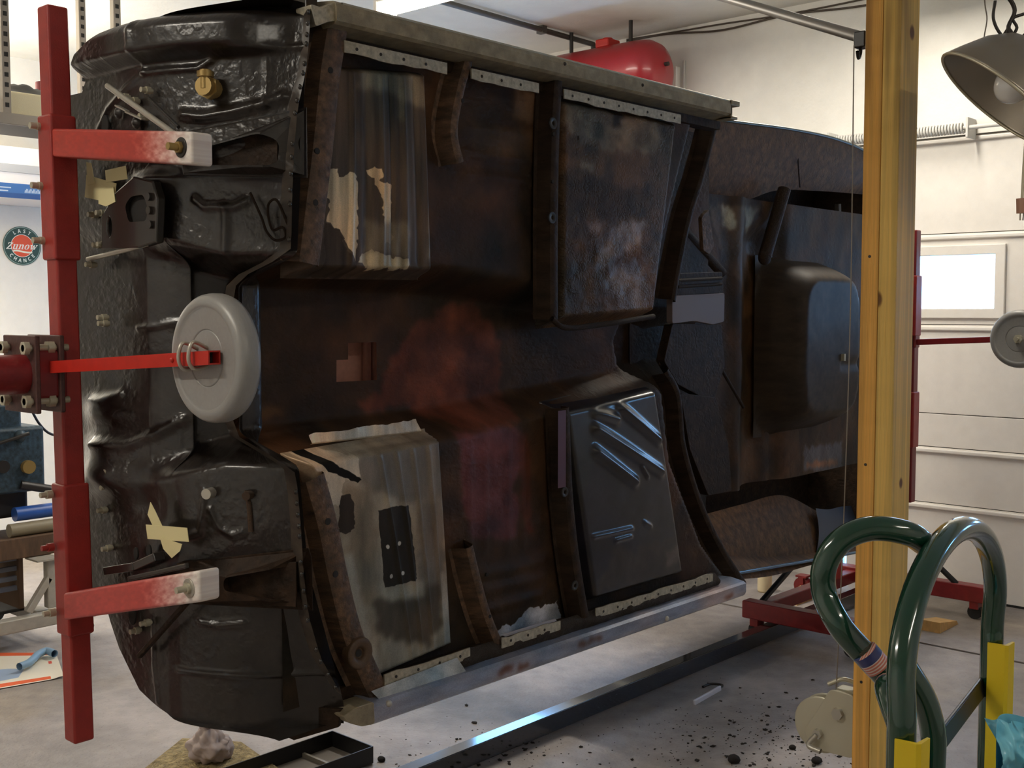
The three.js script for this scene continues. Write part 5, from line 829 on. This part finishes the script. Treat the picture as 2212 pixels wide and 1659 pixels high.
// ---------------------------------------------------------------- engine on a low cradle
{
  const P = [[2.314, .44, -5.27], [2.564, .44, -5.239]], ex = 2.05, ez = -5.2;
  const t = thing('engine_block', 'dirty blue engine block resting on the wooden beam at the left', 'engine', [ex, 0.5, ez]);
  const blue = std('#ffffff', 0.5, 0.1, { map: mottle(48, 66, 78, 0.45, 0.3) }), a = [[2.175, 1.046, -5.1], [2.404, .957, -5.1], [2.457, .698, -5.1], [2.164, .68, -5.1]];
  part(t, 'block', box(a[0][0] - 0.1, a[2][0], a[3][1], a[1][1] + 0.02, ez - 0.25, ez + 0.1, 0.02), blue); part(t, 'head', [box(a[0][0] - 0.1, a[1][0] - 0.03, a[1][1], a[0][1] + 0.04, ez - 0.2, ez + 0.06, 0.02), ball([a[1][0] - 0.06, a[1][1] - 0.02, ez + 0.09], 0.03)], blue);
  part(t, 'freeze_plug', rod([[2.37, .796, -5.1][0], [2.37, .796, -5.1][1], ez + 0.09], [[2.37, .796, -5.1][0], [2.37, .796, -5.1][1], ez + 0.125], 0.03), M.brass); part(t, 'freeze_plug', rod([[2.257, .808, -5.1][0], [2.257, .808, -5.1][1], ez + 0.09], [[2.257, .808, -5.1][0], [2.257, .808, -5.1][1], ez + 0.12], 0.028), M.darkSteel);
  part(t, 'pipe', rod([a[0][0] - 0.05, a[1][1] - 0.07, ez + 0.12], [a[1][0] - 0.03, a[1][1] - 0.01, ez + 0.12], 0.008), M.darkSteel); part(t, 'pipe', rod([a[2][0] - 0.12, a[2][1] + 0.02, ez + 0.1], [a[2][0] + 0.03, a[2][1] - 0.02, ez + 0.1], 0.02), M.darkSteel);
  part(t, 'oil_pan', box(a[0][0] - 0.08, a[2][0] - 0.05, a[3][1] - 0.12, a[3][1] + 0.01, ez - 0.2, ez + 0.03, 0.02), std('#2a2624', 0.6));
  part(t, 'red_cap', rod([[2.457, .836, -5.1][0], [2.457, .836, -5.1][1] - 0.03, ez], [[2.457, .836, -5.1][0], [2.457, .836, -5.1][1] + 0.03, ez], 0.016), M.redBright);
  single('hose', 'thin dark hose curving beside the engine block', 'hose', tube([[2.449, 1.032, -5.2], [2.48, .976, -5.2], [2.523, .93, -5.2], [2.601, .902, -5.2]], 0.006, 30, 8), std('#202635', 0.5));
  // cradle
  const w = [[2.097, .486, -5.05], [2.476, .488, -5.05], [2.473, .393, -5.05], [2.095, .391, -5.05]]; single('wooden_beam', 'brown wooden beam under the engine block at the left', 'beam', [box(w[0][0] - 0.3, w[1][0] + 0.12, w[2][1], w[1][1], -5.3, -5.05, 0.006)], std('#ffffff', 0.7, 0, { map: mottle(96, 72, 52, 0.25, 0.4, 0.2) }));
  const yb = w[1][1];
  single('blue_cylinder', 'blue cylindrical part lying on the wooden beam', 'cylinder', [rod([w[1][0] - 0.16, yb + 0.095, -5.12], [w[1][0] + 0.06, yb + 0.095, -5.12], 0.032, 0.032, 24)], std('#2f5aa8', 0.35));
  single('tan_cylinder', 'tan cylindrical part lying in front of the blue one on the beam', 'cylinder', [rod([w[1][0] - 0.2, yb + 0.03, -5.09], [w[1][0] + 0.06, yb + 0.03, -5.09], 0.03, 0.03, 24)], std('#8a7f66', 0.5));
  const leg = (g, x) => g;
  const s = thing('steel_cradle', 'grey square-tube steel cradle standing on the floor at the left', 'cradle', [2.1, 0, -5.0]);
  const lx = [2.42, .313, -5][0], gr = std('#ffffff', 0.5, 0.1, { map: mottle(172, 166, 154, 0.06, 0.4) });
  part(s, 'post', sq(lx - 0.022, lx + 0.022, 0.16, yb - 0.1, -5.03, -4.985), gr); part(s, 'top_plate', box(lx - 0.08, lx + 0.03, yb - 0.105, yb - 0.097, -5.08, -4.96), gr); part(s, 'gusset', bar([lx - 0.01, 0.3, -5.0], [lx - 0.11, 0.16, -5.0], 0.03, 0.03), gr);
  part(s, 'floor_tube', sq(lx - 0.9, lx + 0.2, 0.085, 0.145, -5.03, -4.97), gr); part(s, 'side_tube', sq(lx - 0.05, lx + 0.01, 0.085, 0.145, -5.6, -5.03), gr); part(s, 'post', sq(lx - 0.75, lx - 0.7, 0.145, yb - 0.02, -5.27, -5.22), gr);
  for (const [x, z] of [[lx + 0.15, -5.0], [lx - 0.85, -5.0], [lx - 0.02, -5.55]]) part(s, 'caster', [rod([x, 0.042, z - 0.018], [x, 0.042, z + 0.018], 0.042), box(x - 0.02, x + 0.02, 0.05, 0.087, z - 0.025, z + 0.025)], M.rubber);
  // dark slatted crate below the beam
  const cr = thing('parts_crate', 'dark open crate with grey slats under the wooden beam', 'crate', [lx - 0.6, 0.15, -5.35]);
  part(cr, 'back', box(lx - 1.0, lx - 0.1, 0.15, yb - 0.11, -5.6, -5.58), M.darkgap); part(cr, 'side', box(lx - 0.1, lx - 0.08, 0.15, yb - 0.05, -5.6, -5.1), std('#5b4430', 0.7));
  for (let i = 0; i < 4; i++) part(cr, 'slat', box(lx - 1.0, lx - 0.1, yb - 0.115 - i * 0.045, yb - 0.095 - i * 0.045, -5.14, -5.12), std('#6a6f7c', 0.5));
  part(cr, 'base', box(lx - 1.0, lx - 0.08, 0.145, 0.155, -5.6, -5.1), M.darkgap);
}

// ---------------------------------------------------------------- things on the floor
{
  // mat with an orange border and a blue shape, at the left
  const q = [[2.102, -5.094], [2.347, -4.824], [2.208, -4.473], [1.871, -4.547]], c = canvas(256, 256), g = c.getContext('2d'); g.fillStyle = '#e9e0cc'; g.fillRect(0, 0, 256, 256); g.fillStyle = '#e4602c'; g.fillRect(0, 0, 256, 26); g.fillRect(0, 226, 220, 24); g.fillStyle = '#9fb2cc'; g.beginPath(); g.moveTo(0, 150); g.quadraticCurveTo(90, 110, 150, 140); g.lineTo(130, 200); g.lineTo(0, 220); g.fill(); g.fillStyle = '#d9503a'; g.fillRect(225, 90, 10, 26);
  const map = new THREE.CanvasTexture(c); map.colorSpace = THREE.SRGBColorSpace;
  single('floor_mat', 'cream floor sheet with orange borders at the left edge', 'sheet', [grid(20, 10, (u, v) => { const x = lerp(lerp(q[0][0], q[1][0], u), lerp(q[3][0], q[2][0], u), v), z = lerp(lerp(q[0][1], q[1][1], u), lerp(q[3][1], q[2][1], u), v); return [x, 0.004 + 0.008 * sstep(0.85, 1, u) * fbm(v * 4, 1, 2), z, u, 1 - v]; })], std('#ffffff', 0.6, 0, { map, side: THREE.DoubleSide }));
  single('blue_strap', 'pale blue bent plastic strap lying on the cream sheet', 'strap', [tube([[2.113, .03, -4.664], [2.162, .03, -4.685], [2.253, .03, -4.779], [2.292, .03, -4.796], [2.297, .03, -4.73]], 0.016, 30, 10)], std('#86a6bf', 0.45));
}
{
  // sheet of rough board with a rag on it, bottom left
  const q = [[1.791, -3.36], [2.142, -3.483], [2.257, -3.305], [2.183, -2.874]], pts = [[q[0][0], -q[0][1]], [q[1][0], -q[1][1]], [q[2][0], -q[2][1]], [q[3][0], -q[3][1]]];
  const g = plate([[q[0][0] - 0.25, -q[0][1] - 0.25], ...pts.slice(1, 3), [q[3][0] - 0.02, -q[3][1] - 0.08]], 0.016).rotateX(-PI / 2).translate(0, 0.002, 0);
  single('rough_board', 'rough sandy board lying on the floor at the lower left', 'board', [metric(g)], std('#ffffff', 0.9, 0, { map: mottle(156, 138, 98, 0.3, 0.25), bumpMap: sized(lump, 0.2), bumpScale: 0.006 }));
  const k = [2.099, .02, -3.247], f = (() => { const q0 = new THREE.IcosahedronGeometry(0.072, 12); q0.deleteAttribute('uv'); q0.deleteAttribute('normal'); return mergeVertices(q0); })(), p = f.attributes.position;
  for (let i = 0; i < p.count; i++) { const x = p.getX(i), y = p.getY(i), z = p.getZ(i), n = fbm(x * 30 + 9, y * 34 + z * 30, 3) - 0.5 + 0.12 * Math.sin(Math.atan2(z, x) * 7 + y * 60), neck = y > 0.02 ? 0.8 : 1; p.setXYZ(i, x * (1 + n * 0.7) * neck, Math.max(-0.05, y * 0.85 * (1 + n * 0.5)), z * (1 + n * 0.7) * neck); }
  f.computeVertexNormals(); f.translate(k[0], 0.071, k[2]);
  const tuft = (() => { const q0 = new THREE.IcosahedronGeometry(0.03, 8); q0.deleteAttribute('uv'); q0.deleteAttribute('normal'); return mergeVertices(q0); })(), tp = tuft.attributes.position; for (let i = 0; i < tp.count; i++) { const x = tp.getX(i), y = tp.getY(i), z = tp.getZ(i), n = fbm(x * 60 + 3, y * 50 + z * 40, 3) - 0.5; tp.setXYZ(i, x * (1 + n) * 0.8, y * 1.7 * (1 + n * 0.5), z * (1 + n) * 0.8); } tuft.computeVertexNormals(); tuft.translate(k[0] - 0.01, 0.15, k[2] - 0.01);
  single('rag', 'bunched pinkish white rag sitting on the sandy board', 'rag', [f, tuft], std('#ffffff', 0.95, 0, { map: mottle(226, 206, 200, 0.25, 0.1), bumpMap: sized(lump, 0.08), bumpScale: 0.004 }));
}
{
  // black steel drip tray
  const q = [[2.281, -3.273], [2.525, -3.081], [2.421, -2.948], [2.124, -2.939]], x0 = 2.02, x1 = 2.42, z0 = -2.98, z1 = -2.74;
  const a = [2.465, -3.007], b = [2.288, -3.241], d = [2.233, -3.038];
  const t = thing('drip_tray', 'shallow black steel tray on the floor under the lower front corner', 'tray', [a[0] - 0.2, 0, a[1]]);
  const X1 = a[0], X0 = a[0] - 0.46, Z1 = a[1] + 0.15, Z0 = a[1] - 0.06;
  part(t, 'base', box(X0, X1, 0.002, 0.006, Z0, Z1), std('#6b645c', 0.5, 0.2)); for (const z of [Z0, Z1]) part(t, 'wall', box(X0, X1, 0.004, 0.06, z - 0.002, z + 0.002), M.blackPaint); for (const x of [X0, X1]) part(t, 'wall', box(x - 0.002, x + 0.002, 0.004, 0.06, Z0, Z1), M.blackPaint);
  part(t, 'divider', box(X1 - 0.13, X1 - 0.12, 0.006, 0.02, Z0, Z1), std('#8a8478', 0.4, 0.4));
}
{
  const w = [[3.663, .01, -2.385], [3.878, .01, -2.405]]; const t = thing('wrench', 'shiny short wrench lying on the concrete near the black rail', 'wrench', [w[0][0], 0, w[0][2]]);
  part(t, 'handle', bar(w[0], w[1], 0.02, 0.01), std('#e6e6ee', 0.3, 0.4)); part(t, 'jaw', tube([w[1], [w[1][0] + 0.03, 0.012, w[1][2] - 0.01], [w[1][0] + 0.01, 0.012, w[1][2] - 0.05], [w[1][0] - 0.04, 0.012, w[1][2] - 0.055]], 0.005, 20, 8), M.darkSteel);
}
{
  const wedge = (x, z, s, label) => single('wooden_wedge', label, 'wedge', [extrudeZ([[x - 0.11 * s, 0], [x + 0.11 * s, 0], [x + 0.11 * s, 0.05], [x - 0.09 * s, 0.02]], z - 0.05, z + 0.05)], std('#ffffff', 0.7, 0, { map: mottle(214, 168, 104, 0.12, 0.3, 0.3) }), 'wooden chocks by the casters');
  const a = [5.381, -2.874], b = [5.368, -2.133]; wedge(a[0], a[1], 1, 'pale wooden wedge on the floor behind the near red foot beam'); wedge(b[0], b[1], -1, 'pale wooden wedge under the red caster near the garage door');
  const r = [5.523, .05, -2.924]; const t = thing('floor_jack_caster', 'small red swivel caster standing loose behind the foot beam', 'caster', [r[0], 0, r[2]]);
  part(t, 'wheel', rod([r[0] - 0.02, 0.045, r[2]], [r[0] + 0.02, 0.045, r[2]], 0.045), M.redDark); part(t, 'fork', [box(r[0] - 0.03, r[0] + 0.03, 0.09, 0.1, r[2] - 0.03, r[2] + 0.03), box(r[0] - 0.03, r[0] - 0.026, 0.04, 0.09, r[2] - 0.015, r[2] + 0.015), box(r[0] + 0.026, r[0] + 0.03, 0.04, 0.09, r[2] - 0.015, r[2] + 0.015)], M.redDark);
  single('plastic_bottle', 'small pale bottle on the floor behind the lower quarter panel', 'bottle', [new THREE.LatheGeometry([[0, 0], [0.035, 0], [0.038, 0.01], [0.038, 0.1], [0.02, 0.125], [0.016, 0.15], [0, 0.15]].map(([a2, b2]) => new THREE.Vector2(a2, b2)), 24).translate([5.423, 0, -3.096][0], 0, [5.423, 0, -3.096][2])], std('#d8c8a4', 0.4));
}
{
  const t = thing('added_dark_chest', 'dark steel chest added out of sight behind the car to darken the rail reflection', 'added chest', [5.5, 0, -4.3]), m = std('#1c1a1c', 0.4);  // unseen chest, added so the black rail mirrors something dark
  part(t, 'cabinet', box(5.25, 5.75, 0.08, 1.0, -5.0, -3.45, 0.01), m); part(t, 'plinth', box(5.3, 5.7, 0, 0.08, -4.95, -3.5), M.rubber);
  for (let i = 0; i < 5; i++) part(part(t, 'drawer', box(5.235, 5.25, 0.1 + i * 0.18, 0.27 + i * 0.18, -4.97, -3.48, 0.004), m), 'handle', box(5.22, 5.235, 0.23 + i * 0.18, 0.25 + i * 0.18, -4.8, -3.65, 0.003), M.steel);
}
// crumbs of dirt scraped off the car
{
  const one = new THREE.IcosahedronGeometry(1, 1), p = one.attributes.position; for (let i = 0; i < p.count; i++) { const k = 0.7 + 0.6 * hash(Math.round(p.getX(i) * 50) + 7, Math.round(p.getY(i) * 50 + p.getZ(i) * 91)); p.setXYZ(i, p.getX(i) * k, p.getY(i) * k * 0.55, p.getZ(i) * k); } one.computeVertexNormals();
  const n = 700, im = new THREE.InstancedMesh(one, bumped('#3a332e', 0.95, 0, 0.05, 0.003), n), m = new THREE.Matrix4(), q = new THREE.Quaternion();
  im.name = 'dirt_crumbs'; im.userData = { kind: 'stuff', label: 'loose dark crumbs of dirt scattered on the concrete floor', category: 'dirt' };
  const spots = [[3.562, -1.956], [3.737, -2.034], [3.361, -1.93], [3.518, -1.878], [3.39, -2.019], [2.806, -2.664], [2.84, -2.504], [3.284, -2.136]];
  for (let i = 0; i < n; i++) { const s = spots[Math.floor(rnd() * spots.length)], a = rnd() * 6.3, r = 0.42 * Math.sqrt(rnd()) * (0.4 + rnd()), k = 0.0016 + 0.006 * Math.pow(rnd(), 6); q.setFromAxisAngle(V(0, 1, 0), rnd() * 6.3); im.setMatrixAt(i, m.compose(V(s[0] + r * Math.cos(a), k * 0.3, s[1] + r * Math.sin(a)), q, V(k * (1 + rnd()), k, k))); }
  scene.add(im);
  const clod = (u, r, label) => { const g = new THREE.IcosahedronGeometry(r, 3), a = g.attributes.position; for (let i = 0; i < a.count; i++) { const k = 0.75 + 0.5 * fbm(a.getX(i) * 60 + u[0] * 9, a.getY(i) * 60 + a.getZ(i) * 50, 3); a.setXYZ(i, a.getX(i) * k, Math.max(-r * 0.5, a.getY(i) * k * 0.7), a.getZ(i) * k); } g.computeVertexNormals(); g.translate(u[0], r * 0.5, u[1]); single('dirt_clod', label, 'dirt', [g], bumped('#332c28', 0.95, 0, 0.05, 0.003), 'larger lumps of dirt'); };
  const cl = [[3.459, -1.772], [3.516, -1.892], [2.5, -2.854], [3.281, -1.98], [2.765, -2.708]];
  clod(cl[0], 0.018, 'dark clod of dirt beside the foot of the wooden post'); clod(cl[1], 0.012, 'small dark clod of dirt left of the winch'); clod(cl[2], 0.014, 'dark clod of dirt between the black tray and the rail'); clod(cl[3], 0.02, 'flat dark clod of dirt at the bottom edge'); clod(cl[4], 0.02, 'dark clod of dirt against the shiny end of the rail');
}
scene.traverse((o) => { if (o.isMesh) { o.castShadow = true; o.receiveShadow = true; } if (o.isLight) o.castShadow = true; });
renderer.render(scene, camera);
